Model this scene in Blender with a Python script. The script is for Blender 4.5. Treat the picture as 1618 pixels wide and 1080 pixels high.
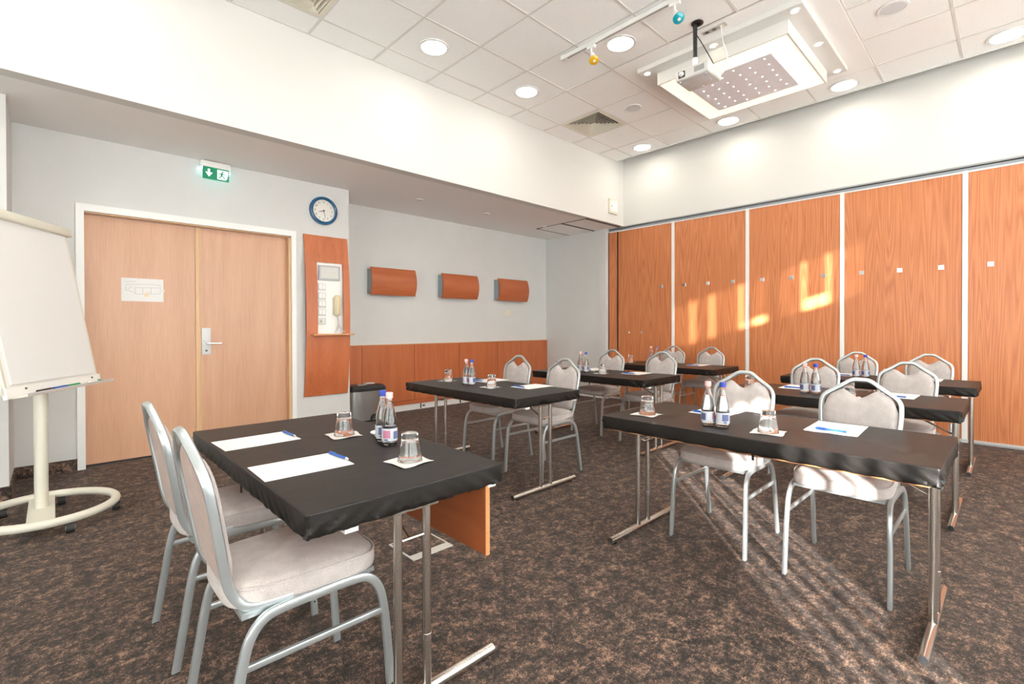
import bpy, bmesh, math, random
from mathutils import Vector, Matrix
random.seed(4)
S = bpy.context.scene
for o in list(bpy.data.objects): bpy.data.objects.remove(o)
COL = S.collection
PI = math.pi

# ------------------------------------------------------------------ camera
cd = bpy.data.cameras.new('camera'); cam = bpy.data.objects.new('camera', cd); COL.objects.link(cam)
R_ = Vector((0.72267883, -0.69118021, -0.00228857)); U_ = Vector((0.00607587, 0.00304173, 0.99997692)); F_ = Vector((0.69115729, 0.72267605, -0.00639772))
m = Matrix.Identity(4)
for i in range(3):
    m[i][0] = R_[i]; m[i][1] = U_[i]; m[i][2] = -F_[i]
m[2][3] = 1.2
cam.matrix_world = m
cd.sensor_width = 36; cd.sensor_fit = 'HORIZONTAL'
cd.lens = 759.22 / 1618 * 36
cd.shift_y = -(540 - 520.76) / 1618
cd.clip_start = 0.05
S.camera = cam
# ------------------------------------------------------------------ light
SUN_STRENGTH, SKY_STRENGTH, LAMP, COVE = 30.0, 8.0, 29.0, 0.68
w = bpy.data.worlds.new('sky'); S.world = w; w.use_nodes = True
bg = w.node_tree.nodes['Background']; bg.inputs[0].default_value = (0.80, 0.90, 1.0, 1); bg.inputs[1].default_value = SKY_STRENGTH
sl = bpy.data.lights.new('sun', 'SUN'); sun = bpy.data.objects.new('sun', sl); COL.objects.link(sun)
sl.energy = SUN_STRENGTH; sl.angle = math.radians(0.7); sl.color = (1, 0.96, 0.91)
sd = Vector((0.75, 0.66, -0.2)).normalized()
sun.rotation_euler = sd.to_track_quat('-Z', 'Y').to_euler(); sun.location = (-6, -6, 6)
vs = S.view_settings
vs.view_transform = 'Standard'; vs.look = 'None'; vs.gamma = 1; vs.use_curve_mapping = False
vs.exposure = 0.42
S.cycles.max_bounces = 10; S.cycles.diffuse_bounces = 6; S.cycles.transmission_bounces = 8; S.cycles.transparent_max_bounces = 8

# ------------------------------------------------------------------ materials
MATS = {}
def newmat(name):
    mt = bpy.data.materials.new(name); mt.use_nodes = True
    nt = mt.node_tree; b = nt.nodes['Principled BSDF']; MATS[name] = mt
    return mt, nt, b
def N(nt, t, **kw):
    n = nt.nodes.new(t)
    for k, v in kw.items():
        if k in ('inp',):
            for a, c in v.items(): n.inputs[a].default_value = c
        else: setattr(n, k, v)
    return n
def plain(name, col, rough=0.5, metal=0.0, bump=0, bscale=200, var=0.0, vscale=3, spec=0.5, emit=None, es=0, sheen=0, coat=0):
    mt, nt, b = newmat(name)
    b.inputs['Base Color'].default_value = (*col, 1); b.inputs['Roughness'].default_value = rough; b.inputs['Metallic'].default_value = metal
    b.inputs['Specular IOR Level'].default_value = spec
    if sheen: b.inputs['Sheen Weight'].default_value = sheen; b.inputs['Sheen Roughness'].default_value = 0.4
    if coat: b.inputs['Coat Weight'].default_value = coat; b.inputs['Coat Roughness'].default_value = 0.15
    if emit: b.inputs['Emission Color'].default_value = (*emit, 1); b.inputs['Emission Strength'].default_value = es
    tc = N(nt, 'ShaderNodeTexCoord')
    if var:
        no = N(nt, 'ShaderNodeTexNoise', inp={'Scale': vscale, 'Detail': 4.0})
        nt.links.new(tc.outputs['Object'], no.inputs['Vector'])
        mr = N(nt, 'ShaderNodeMapRange', inp={'From Min': 0.3, 'From Max': 0.7, 'To Min': 1 - var, 'To Max': 1 + var})
        nt.links.new(no.outputs[0], mr.inputs[0])
        mx = N(nt, 'ShaderNodeVectorMath', operation='SCALE'); mx.inputs[0].default_value = col
        nt.links.new(mr.outputs[0], mx.inputs['Scale']); nt.links.new(mx.outputs[0], b.inputs['Base Color'])
    if bump:
        no2 = N(nt, 'ShaderNodeTexNoise', inp={'Scale': bscale, 'Detail': 3.0})
        nt.links.new(tc.outputs['Object'], no2.inputs['Vector'])
        bp = N(nt, 'ShaderNodeBump', inp={'Strength': bump, 'Distance': 0.01})
        nt.links.new(no2.outputs[0], bp.inputs['Height']); nt.links.new(bp.outputs[0], b.inputs['Normal'])
    return mt
def ramp(nt, stops):
    r = N(nt, 'ShaderNodeValToRGB')
    e = r.color_ramp.elements
    while len(e) < len(stops): e.new(0.5)
    for x, (p, c) in zip(e, stops): x.position = p; x.color = (*c, 1)
    return r
def wood(name, dark, mid, light, axis='Z', ring=9.0, fine=90.0, rough=0.38, amount=0.5, contour=1.6, coat=0.1, stretch=0.10):
    """grain along one local axis; contour lines of a stretched noise give the cathedral figure"""
    mt, nt, b = newmat(name)
    tc = N(nt, 'ShaderNodeTexCoord'); oi = N(nt, 'ShaderNodeObjectInfo')
    mp = N(nt, 'ShaderNodeMapping')
    st = {'X': (stretch, 1, 1), 'Y': (1, stretch, 1), 'Z': (1, 1, stretch)}[axis]
    mp.inputs['Scale'].default_value = st
    ml = N(nt, 'ShaderNodeMath', operation='MULTIPLY', inp={1: 37.0}); nt.links.new(oi.outputs['Random'], ml.inputs[0])
    nt.links.new(tc.outputs['Object'], mp.inputs['Vector'])
    n1 = N(nt, 'ShaderNodeTexNoise', noise_dimensions='4D', inp={'Scale': contour * 2.6, 'Detail': 1.2, 'Roughness': 0.4})
    nt.links.new(mp.outputs[0], n1.inputs['Vector']); nt.links.new(ml.outputs[0], n1.inputs['W'])
    m1 = N(nt, 'ShaderNodeMath', operation='MULTIPLY', inp={1: ring}); nt.links.new(n1.outputs[0], m1.inputs[0])
    pp = N(nt, 'ShaderNodeMath', operation='PINGPONG', inp={1: 0.5}); nt.links.new(m1.outputs[0], pp.inputs[0])
    mp2 = N(nt, 'ShaderNodeMapping'); mp2.inputs['Scale'].default_value = {'X': (0.03, 1, 1), 'Y': (1, 0.03, 1), 'Z': (1, 1, 0.03)}[axis]
    nt.links.new(tc.outputs['Object'], mp2.inputs['Vector'])
    n2 = N(nt, 'ShaderNodeTexNoise', noise_dimensions='4D', inp={'Scale': fine, 'Detail': 3.0})
    nt.links.new(mp2.outputs[0], n2.inputs['Vector']); nt.links.new(ml.outputs[0], n2.inputs['W'])
    a = N(nt, 'ShaderNodeMath', operation='MULTIPLY', inp={1: 2.0 * amount}); nt.links.new(pp.outputs[0], a.inputs[0])
    c = N(nt, 'ShaderNodeMath', operation='MULTIPLY_ADD', inp={1: 1 - amount}); nt.links.new(n2.outputs[0], c.inputs[0]); nt.links.new(a.outputs[0], c.inputs[2])
    r = ramp(nt, [(0.12, dark), (0.45, mid), (0.8, light)])
    nt.links.new(c.outputs[0], r.inputs[0]); nt.links.new(r.outputs[0], b.inputs['Base Color'])
    b.inputs['Roughness'].default_value = rough
    b.inputs['Coat Weight'].default_value = coat; b.inputs['Coat Roughness'].default_value = 0.25
    return mt
def carpet():
    mt, nt, b = newmat('carpet')
    tc = N(nt, 'ShaderNodeTexCoord')
    n1 = N(nt, 'ShaderNodeTexNoise', inp={'Scale': 14.0, 'Detail': 5.0, 'Roughness': 0.7})
    n2 = N(nt, 'ShaderNodeTexNoise', inp={'Scale': 48.0, 'Detail': 4.0, 'Roughness': 0.75})
    n3 = N(nt, 'ShaderNodeTexNoise', inp={'Scale': 170.0, 'Detail': 2.0, 'Roughness': 0.6})
    for n in (n1, n2, n3): nt.links.new(tc.outputs['Object'], n.inputs['Vector'])
    a = N(nt, 'ShaderNodeMath', operation='MULTIPLY_ADD', inp={1: 0.40}); a2 = N(nt, 'ShaderNodeMath', operation='MULTIPLY', inp={1: 0.45})
    nt.links.new(n1.outputs[0], a.inputs[0]); nt.links.new(n2.outputs[0], a2.inputs[0]); nt.links.new(a2.outputs[0], a.inputs[2])
    c = N(nt, 'ShaderNodeMath', operation='MULTIPLY_ADD', inp={1: 0.32}); nt.links.new(n3.outputs[0], c.inputs[0]); nt.links.new(a.outputs[0], c.inputs[2])
    r = ramp(nt, [(0.495, (0.014, 0.011, 0.010)), (0.572, (0.040, 0.029, 0.0245)), (0.622, (0.115, 0.074, 0.054)), (0.692, (0.36, 0.215, 0.145))])
    nt.links.new(c.outputs[0], r.inputs[0]); nt.links.new(r.outputs[0], b.inputs['Base Color'])
    b.inputs['Roughness'].default_value = 0.7; b.inputs['Specular IOR Level'].default_value = 0.35
    b.inputs['Sheen Weight'].default_value = 0.04; b.inputs['Sheen Roughness'].default_value = 0.5
    bp = N(nt, 'ShaderNodeBump', inp={'Strength': 0.5, 'Distance': 0.006})
    nt.links.new(n3.outputs[0], bp.inputs['Height']); nt.links.new(bp.outputs[0], b.inputs['Normal'])
    return mt
def fabric(name, col, scale=420, var=0.18):
    mt, nt, b = newmat(name)
    tc = N(nt, 'ShaderNodeTexCoord')
    n1 = N(nt, 'ShaderNodeTexNoise', inp={'Scale': float(scale), 'Detail': 2.0}); n2 = N(nt, 'ShaderNodeTexNoise', inp={'Scale': 26.0, 'Detail': 3.0})
    for n in (n1, n2): nt.links.new(tc.outputs['Object'], n.inputs['Vector'])
    ad = N(nt, 'ShaderNodeMath', operation='MULTIPLY_ADD', inp={1: 0.65}); m2 = N(nt, 'ShaderNodeMath', operation='MULTIPLY', inp={1: 0.35})
    nt.links.new(n2.outputs[0], m2.inputs[0]); nt.links.new(n1.outputs[0], ad.inputs[0]); nt.links.new(m2.outputs[0], ad.inputs[2])
    r = ramp(nt, [(0.35, tuple(x * (1 - var) for x in col)), (0.65, tuple(min(1, x * (1 + var)) for x in col))])
    nt.links.new(ad.outputs[0], r.inputs[0]); nt.links.new(r.outputs[0], b.inputs['Base Color'])
    b.inputs['Roughness'].default_value = 0.85; b.inputs['Specular IOR Level'].default_value = 0.2; b.inputs['Sheen Weight'].default_value = 0.2
    bp = N(nt, 'ShaderNodeBump', inp={'Strength': 0.25, 'Distance': 0.002}); nt.links.new(n1.outputs[0], bp.inputs['Height']); nt.links.new(bp.outputs[0], b.inputs['Normal'])
    return mt
def cloth_black():
    mt, nt, b = newmat('black_cloth')
    b.inputs['Base Color'].default_value = (0.0125, 0.0108, 0.0098, 1); b.inputs['Roughness'].default_value = 0.42; b.inputs['Specular IOR Level'].default_value = 0.30
    tc = N(nt, 'ShaderNodeTexCoord')
    n1 = N(nt, 'ShaderNodeTexNoise', inp={'Scale': 7.0, 'Detail': 4.0, 'Distortion': 0.6}); n2 = N(nt, 'ShaderNodeTexNoise', inp={'Scale': 500.0, 'Detail': 2.0})
    for n in (n1, n2): nt.links.new(tc.outputs['Object'], n.inputs['Vector'])
    b1 = N(nt, 'ShaderNodeBump', inp={'Strength': 0.10, 'Distance': 0.02}); b2 = N(nt, 'ShaderNodeBump', inp={'Strength': 0.15, 'Distance': 0.001})
    nt.links.new(n1.outputs[0], b1.inputs['Height']); nt.links.new(n2.outputs[0], b2.inputs['Height'])
    nt.links.new(b1.outputs[0], b2.inputs['Normal']); nt.links.new(b2.outputs[0], b.inputs['Normal'])
    return mt
def glassmat(name, col=(1, 1, 1), ior=1.45):
    mt, nt, b = newmat(name)
    b.inputs['Base Color'].default_value = (*col, 1); b.inputs['Transmission Weight'].default_value = 1; b.inputs['Roughness'].default_value = 0.0; b.inputs['IOR'].default_value = ior
    return mt
def emis(name, col, s, base=(0.8, 0.8, 0.8)):
    mt, nt, b = newmat(name)
    b.inputs['Base Color'].default_value = (*base, 1); b.inputs['Emission Color'].default_value = (*col, 1); b.inputs['Emission Strength'].default_value = s
    return mt
def blindmat():
    mt, nt, b = newmat('blind_fabric')
    t = N(nt, 'ShaderNodeBsdfTranslucent'); t.inputs[0].default_value = (0.86, 0.85, 0.82, 1)
    b.inputs['Base Color'].default_value = (0.8, 0.8, 0.8, 1); b.inputs['Roughness'].default_value = 0.9
    mx = N(nt, 'ShaderNodeMixShader', inp={0: 0.6})
    nt.links.new(b.outputs[0], mx.inputs[1]); nt.links.new(t.outputs[0], mx.inputs[2])
    nt.links.new(mx.outputs[0], nt.nodes['Material Output'].inputs['Surface'])
    return mt
def sheermat():
    mt, nt, b = newmat('sheer_fabric')
    b.inputs['Base Color'].default_value = (0.86, 0.85, 0.82, 1); b.inputs['Roughness'].default_value = 0.9
    t = N(nt, 'ShaderNodeBsdfTranslucent'); t.inputs[0].default_value = (0.86, 0.85, 0.82, 1)
    tr = N(nt, 'ShaderNodeBsdfTransparent'); m1 = N(nt, 'ShaderNodeMixShader', inp={0: 0.5}); m2 = N(nt, 'ShaderNodeMixShader', inp={0: 0.20})
    nt.links.new(b.outputs[0], m1.inputs[1]); nt.links.new(t.outputs[0], m1.inputs[2]); nt.links.new(m1.outputs[0], m2.inputs[1]); nt.links.new(tr.outputs[0], m2.inputs[2])
    nt.links.new(m2.outputs[0], nt.nodes['Material Output'].inputs['Surface'])
carpet(); cloth_black(); blindmat(); sheermat()
fabric('chair_fabric', (0.44, 0.395, 0.375)); fabric('chair_back_fabric', (0.34, 0.25, 0.21))
plain('wall_white', (0.71, 0.70, 0.67), 0.75, bump=0.05, bscale=150)
plain('wall_grey', (0.66, 0.66, 0.645), 0.8, bump=0.12, bscale=90, var=0.02)
plain('soffit_paint', (0.92, 0.90, 0.885), 0.85)
plain('tile_white', (0.93, 0.925, 0.91), 0.9, bump=0.12, bscale=260, var=0.015, vscale=40)
plain('grid_metal', (0.72, 0.70, 0.67), 0.5)
plain('plaster', (0.93, 0.925, 0.91), 0.6)
plain('box_white', (0.74, 0.73, 0.70), 0.6)
plain('projector_white', (0.62, 0.61, 0.59), 0.35)
plain('white_paint', (0.82, 0.82, 0.80), 0.35)
plain('white_plastic', (0.84, 0.83, 0.80), 0.3)
plain('cream_plastic', (0.72, 0.62, 0.40), 0.35)
plain('ivory_plastic', (0.74, 0.70, 0.58), 0.4)
plain('cream_metal', (0.70, 0.68, 0.58), 0.35, var=0.03)
plain('silver_frame', (0.52, 0.565, 0.58), 0.30, metal=0.75)
plain('steel', (0.62, 0.59, 0.55), 0.24, metal=1.0, var=0.03)
plain('brushed_steel', (0.55, 0.55, 0.54), 0.3, metal=1.0, bump=0.02, bscale=300, var=0.06)
plain('chrome', (0.8, 0.8, 0.8), 0.12, metal=1.0)
plain('aluminium', (0.70, 0.72, 0.73), 0.35, metal=0.5)
plain('dark_gap', (0.02, 0.02, 0.022), 0.6)
plain('black_plastic', (0.02, 0.02, 0.022), 0.35)
plain('grey_metal', (0.33, 0.37, 0.40), 0.45, metal=0.3)
plain('dark_grey', (0.12, 0.12, 0.12), 0.5)
plain('mid_grey', (0.42, 0.43, 0.45), 0.4)
plain('light_grey', (0.66, 0.67, 0.68), 0.4)
plain('paper', (0.78, 0.775, 0.76), 0.8)
plain('napkin', (0.76, 0.74, 0.70), 0.9, bump=0.3, bscale=250)
plain('blue_pen', (0.03, 0.11, 0.42), 0.3)
plain('blue_cap', (0.03, 0.06, 0.38), 0.35)
plain('pink_cap', (0.80, 0.50, 0.48), 0.35)
plain('label_print', (0.52, 0.53, 0.57), 0.5)
plain('label_pink', (0.45, 0.16, 0.24), 0.5)
plain('label_blue', (0.10, 0.12, 0.27), 0.5)
plain('clock_blue', (0.01, 0.10, 0.22), 0.25, coat=0.5)
plain('clock_face', (0.80, 0.78, 0.72), 0.5)
plain('ink', (0.05, 0.05, 0.05), 0.6)
plain('ink_grey', (0.35, 0.35, 0.36), 0.6)
plain('ink_orange', (0.85, 0.60, 0.28), 0.6)
plain('green_marker', (0.02, 0.38, 0.12), 0.4)
plain('blue_marker', (0.02, 0.12, 0.55), 0.4)
plain('perforated_grey', (0.80, 0.80, 0.84), 0.5)
plain('rubber', (0.03, 0.03, 0.03), 0.6)
plain('porcelain', (0.82, 0.81, 0.78), 0.2)
plain('amber_glass', (0.70, 0.42, 0.02), 0.1, coat=0.6)
plain('teal_glass', (0.01, 0.35, 0.42), 0.1, coat=0.6)
plain('screen_grey', (0.62, 0.62, 0.58), 0.25)
plain('outlet_grey', (0.52, 0.50, 0.46), 0.5)
plain('ash', (0.06, 0.05, 0.05), 0.9)
wood('cherry_partition', (0.40, 0.115, 0.038), (0.57, 0.195, 0.072), (0.68, 0.26, 0.105), ring=17, amount=0.34, contour=3.0, fine=85, stretch=0.05)
wood('cherry_panel', (0.38, 0.095, 0.030), (0.50, 0.140, 0.048), (0.58, 0.185, 0.070), ring=5, amount=0.22, fine=120)
wood('cherry_horizontal', (0.36, 0.085, 0.028), (0.46, 0.125, 0.045), (0.54, 0.165, 0.062), axis='X', ring=5, amount=0.22, fine=110)
wood('cherry_edge', (0.52, 0.22, 0.08), (0.62, 0.28, 0.11), (0.68, 0.33, 0.14), axis='X', ring=4, amount=0.2)
wood('shaded_table_wood', (0.22, 0.05, 0.015), (0.30, 0.075, 0.022), (0.36, 0.10, 0.03), axis='Y', ring=6, amount=0.35)  # cherry darkened; shade on the modesty panel's inner face is put into the colour
wood('beech_door', (0.52, 0.275, 0.165), (0.60, 0.335, 0.205), (0.66, 0.39, 0.25), ring=4, amount=0.18, fine=150)
wood('beech_edge', (0.58, 0.35, 0.17), (0.66, 0.42, 0.22), (0.70, 0.46, 0.25), ring=3, amount=0.15, fine=150)
glassmat('clear_glass', (0.99, 1, 1)); glassmat('water', (0.98, 0.995, 1.0), 1.33); glassmat('window_glass', (1, 1, 1), 1.02)
emis('lamp_glow', (1.0, 0.93, 0.82), LAMP); emis('cove_glow', (1.0, 0.86, 0.60), COVE); emis('led_dot', (1.0, 0.95, 0.86), 6.0); emis('spot_glow', (1.0, 0.85, 0.62), 9.0)
emis('tube_glow', (0.45, 0.92, 1.0), 14.0); emis('sign_green', (0.0, 0.16, 0.07), 0.6, (0.0, 0.16, 0.075)); emis('sign_white', (0.80, 1.0, 0.95), 0.9)

# ------------------------------------------------------------------ mesh helpers
class MB:
    def __init__(s): s.v = []; s.f = []; s.mi = []
    def add(s, vs, fs, mi=0):
        n = len(s.v); s.v += [tuple(v) for v in vs]; s.f += [tuple(i + n for i in f) for f in fs]; s.mi += [mi] * len(fs); return s
    def box(s, x0, x1, y0, y1, z0, z1, mi=0):
        vs = [(x, y, z) for x in (x0, x1) for y in (y0, y1) for z in (z0, z1)]
        return s.add(vs, [(0, 1, 3, 2), (4, 6, 7, 5), (0, 4, 5, 1), (2, 3, 7, 6), (0, 2, 6, 4), (1, 5, 7, 3)], mi)
    def rbox(s, x0, x1, y0, y1, z0, z1, r=0.005, seg=2, mi=0):
        bm = bmesh.new(); bmesh.ops.create_cube(bm, size=1)
        for v in bm.verts: v.co = ((x0 + x1) / 2 + v.co.x * (x1 - x0), (y0 + y1) / 2 + v.co.y * (y1 - y0), (z0 + z1) / 2 + v.co.z * (z1 - z0))
        bmesh.ops.bevel(bm, geom=bm.edges[:], offset=r, segments=seg, affect='EDGES', profile=0.5)
        bm.verts.index_update()
        s.add([v.co[:] for v in bm.verts], [[v.index for v in f.verts] for f in bm.faces], mi); bm.free(); return s
    def sweep(s, pts, prof, closed=False, up=(0, 0, 1), caps=True, scales=None, mi=0):
        P = [Vector(p) for p in pts]; n = len(P); k = len(prof); rings = []; prev = None
        for i in range(n):
            if closed: t = P[(i + 1) % n] - P[i - 1]
            else: t = P[min(i + 1, n - 1)] - P[max(i - 1, 0)]
            t.normalize()
            if prev is None:
                a = Vector(up)
                if abs(a.dot(t)) > 0.95: a = Vector((1, 0, 0)) if abs(t.x) < 0.9 else Vector((0, 1, 0))
                a = (a - t * a.dot(t)).normalized()
            else: a = (prev - t * prev.dot(t)).normalized()
            prev = a; b = t.cross(a); sc = scales[i] if scales else 1
            rings.append([P[i] + a * (c[0] * sc) + b * (c[1] * sc) for c in prof])
        vs = [v for r in rings for v in r]; fs = []
        for i in range(n if closed else n - 1):
            j = (i + 1) % n
            for q in range(k):
                q2 = (q + 1) % k; fs.append((i * k + q, i * k + q2, j * k + q2, j * k + q))
        if caps and not closed: fs += [tuple(range(k))[::-1], tuple((n - 1) * k + q for q in range(k))]
        return s.add(vs, fs, mi)
    def tube(s, pts, r, seg=10, **kw): return s.sweep(pts, circ(r, seg), **kw)
    def lathe(s, prof, seg=24, c=(0, 0, 0), axis='Z', mi=0, caps=False):
        vs = []; fs = []; k = len(prof)
        for i in range(seg):
            a = 2 * PI * i / seg
            for (r, z) in prof:
                p = (r * math.cos(a), r * math.sin(a), z)
                if axis == 'Y': p = (p[0], -p[2], p[1])
                if axis == 'X': p = (-p[2], p[0], p[1])
                vs.append((p[0] + c[0], p[1] + c[1], p[2] + c[2]))
        for i in range(seg):
            j = (i + 1) % seg
            for q in range(k - 1): fs.append((i * k + q, j * k + q, j * k + q + 1, i * k + q + 1))
        return s.add(vs, fs, mi)
    def prism(s, poly, a0, a1, plane='XY', mi=0):
        k = len(poly)
        f = {'XY': lambda p, a: (p[0], p[1], a), 'XZ': lambda p, a: (p[0], a, p[1]), 'YZ': lambda p, a: (a, p[0], p[1])}[plane]
        vs = [f(p, a0) for p in poly] + [f(p, a1) for p in poly]
        fs = [tuple(range(k))[::-1], tuple(range(k, 2 * k))] + [(i, (i + 1) % k, k + (i + 1) % k, k + i) for i in range(k)]
        return s.add(vs, fs, mi)
    def xf(s, M): s.v = [tuple(M @ Vector(v)) for v in s.v]; return s
    def mesh(s, name, mats, angle=35):
        me = bpy.data.meshes.new(name); me.from_pydata(s.v, [], s.f)
        for mt in (mats if isinstance(mats, (list, tuple)) else [mats]): me.materials.append(MATS[mt])
        if len(me.materials) > 1: me.polygons.foreach_set('material_index', s.mi)
        bm = bmesh.new(); bm.from_mesh(me); bmesh.ops.remove_doubles(bm, verts=bm.verts, dist=1e-6); bmesh.ops.recalc_face_normals(bm, faces=bm.faces); bm.to_mesh(me); bm.free()
        if angle:
            me.polygons.foreach_set('use_smooth', [True] * len(me.polygons)); me.set_sharp_from_angle(angle=math.radians(angle))
        me.update(); return me
    def build(s, name, mats, parent=None, angle=35, loc=(0, 0, 0), rot=None):
        o = bpy.data.objects.new(name, s.mesh(name, mats, angle)); COL.objects.link(o); o.location = loc
        if rot: o.rotation_euler = rot
        if parent: o.parent = parent
        return o
def circ(r, seg=10): return [(r * math.cos(2 * PI * i / seg), r * math.sin(2 * PI * i / seg)) for i in range(seg)]
def rrect(w, h, r, seg=2):
    out = []
    for cx, cy, a0 in ((w / 2 - r, h / 2 - r, 0), (-w / 2 + r, h / 2 - r, PI / 2), (-w / 2 + r, -h / 2 + r, PI), (w / 2 - r, -h / 2 + r, 1.5 * PI)):
        for i in range(seg + 1):
            a = a0 + PI / 2 * i / seg; out.append((cx + r * math.cos(a), cy + r * math.sin(a)))
    return out
def smooth(pts, n=6, closed=False):
    P = [Vector(p) for p in pts]; out = []; k = len(P)
    for i in range(k if closed else k - 1):
        g = lambda j: P[j % k] if closed else P[max(0, min(k - 1, j))]
        p0, p1, p2, p3 = g(i - 1), g(i), g(i + 1), g(i + 2)
        for q in range(n):
            t = q / n; out.append(0.5 * ((2 * p1) + (p2 - p0) * t + (2 * p0 - 5 * p1 + 4 * p2 - p3) * t * t + (3 * p1 - p0 - 3 * p2 + p3) * t ** 3))
    if not closed: out.append(P[-1])
    return out
def tag(o, label, cat, group=None):
    o['label'] = label; o['category'] = cat
    if group: o['group'] = group
    return o
def thing(name, label, cat, loc=(0, 0, 0), rz=0, group=None):
    o = bpy.data.objects.new(name, None); COL.objects.link(o); o.location = loc; o.rotation_euler = (0, 0, rz); o.empty_display_size = 0.1
    return tag(o, label, cat, group)
def dup(root, loc, rz, label, group=None):
    def cp(o, par):
        c = o.copy(); COL.objects.link(c); c.parent = par
        for ch in list(o.children): cp(ch, c)
        return c
    r = cp(root, None); r.location = loc; r.rotation_euler = (0, 0, rz); r['label'] = label
    if group: r['group'] = group
    return r
def struct(o): o['kind'] = 'structure'; return o
def inst(o, loc, parent):
    c = o.copy(); COL.objects.link(c); c.location = loc; c.parent = parent; return c
def text(name, s, size, mat, loc, rot, parent, depth=0.0005, align='CENTER'):
    cu = bpy.data.curves.new('t', 'FONT'); cu.body = s; cu.size = size; cu.align_x = align; cu.align_y = 'CENTER'; cu.extrude = depth; cu.resolution_u = 2
    t = bpy.data.objects.new('t', cu); COL.objects.link(t)
    dg = bpy.context.evaluated_depsgraph_get(); me = bpy.data.meshes.new_from_object(t.evaluated_get(dg))
    bpy.data.objects.remove(t); me.materials.clear(); me.materials.append(MATS[mat])
    o = bpy.data.objects.new(name, me); COL.objects.link(o); o.location = loc; o.rotation_euler = rot
    if parent: o.parent = parent
    return o

# ================================================================== SETTING
ZS, ZC = 2.82, 3.817                 # soffit underside, tiled ceiling
SOF_Y, HEAD_X, CEIL_X = 4.375, 6.68, 6.485
DOOR_Y, ALC_Y, RET_X, PART_X = 5.46, 6.04, 6.66, 6.72
struct(MB().box(-3.1, 6.9, -2.3, 6.2, -0.05, 0).build('floor', 'carpet', angle=0))
# upper left wall (soffit front) and the lowered ceiling behind it
struct(MB().box(-3.1, HEAD_X + 0.3, SOF_Y, SOF_Y + 0.12, ZS, 4.15).build('wall_upper_left', 'wall_white', angle=0))
sof = struct(MB().box(-3.1, HEAD_X + 0.3, SOF_Y + 0.001, 6.3, ZS + 0.0005, ZS + 0.08).build('ceiling_soffit', 'soffit_paint', angle=0))
for (x, y) in ((3.385, 5.234), (4.491, 5.227)):
    lt = thing('recessed_spotlight', 'tiny round spotlight in grey soffit, %s' % ('nearer the exit sign' if x < 4 else 'nearer the partition'), 'spotlight', (x, y, ZS), group='soffit spotlights')
    MB().lathe([(0.022, 0.0), (0.048, 0.0), (0.050, -0.004), (0.046, -0.010), (0.026, -0.012)], 20).build('trim', 'white_paint', lt)
    MB().lathe([(0.0, -0.006), (0.025, -0.006)], 16).build('lens', 'mid_grey', lt)
# parking track slots in the soffit
for a, b in (((5.80, 4.42), (5.80, 5.45)), ((5.80, 5.45), (6.64, 5.47)), ((5.80, 4.92), (6.64, 4.96)), ((5.80, 4.44), (6.70, 4.46))):
    MB().box(min(a[0], b[0]) - 0.011, max(a[0], b[0]) + 0.011, min(a[1], b[1]) - 0.011, max(a[1], b[1]) + 0.011, ZS - 0.003, ZS + 0.002).build('track_slot', 'dark_gap', sof, 0)
MB().box(5.82, 6.62, 4.955, 5.43, ZS - 0.010, ZS).build('access_panel', 'soffit_paint', sof, 0)
MB().lathe([(0, -0.02), (0.035, -0.015), (0.04, 0.0)], 16, (5.75, 5.25, ZS)).build('sensor', 'white_plastic', sof)
# header wall over the partition
struct(MB().box(HEAD_X, HEAD_X + 0.25, -2.3, SOF_Y + 0.05, ZS, 4.15).build('wall_upper_right', 'wall_white', angle=0))
# door wall
wd = struct(MB().box(-0.225, 0.149, DOOR_Y, DOOR_Y + 0.12, 0, ZS).box(1.93, 2.43, DOOR_Y, DOOR_Y + 0.12, 0, ZS).box(0.149, 1.93, DOOR_Y, DOOR_Y + 0.12, 2.245, ZS).box(2.43, 2.55, DOOR_Y, ALC_Y, 0, ZS).build('wall_left_door', 'wall_grey', angle=0))
struct(MB().box(2.43, 6.9, ALC_Y, ALC_Y + 0.12, 0, ZS).build('wall_left_alcove', 'wall_grey', angle=0))
struct(MB().box(RET_X, RET_X + 0.12, 4.82, ALC_Y, 0, ZS).box(RET_X - 0.02, RET_X + 0.12, 4.69, 4.82, 0, ZS).build('wall_far_return', 'wall_grey', angle=0))
struct(MB().box(-0.40, -0.225, 4.97, DOOR_Y + 0.1, 0, ZS).box(-3.1, -0.225, 4.85, 4.97, 0, ZS).build('wall_left_pillar', 'wall_grey', angle=0))
struct(MB().box(-0.225, -0.212, 4.85, DOOR_Y, 0, 0.095).box(-0.212, 0.145, DOOR_Y - 0.012, DOOR_Y, 0, 0.095).box(-1.6, -0.212, 4.838, 4.85, 0, 0.095).build('baseboard_left', 'carpet', angle=0))
bb = struct(MB().box(2.55, RET_X, ALC_Y - 0.014, ALC_Y, 0, 0.088).box(RET_X - 0.014, RET_X, 4.8, ALC_Y, 0, 0.06).build('baseboard_alcove', 'white_paint', angle=0))
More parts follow.
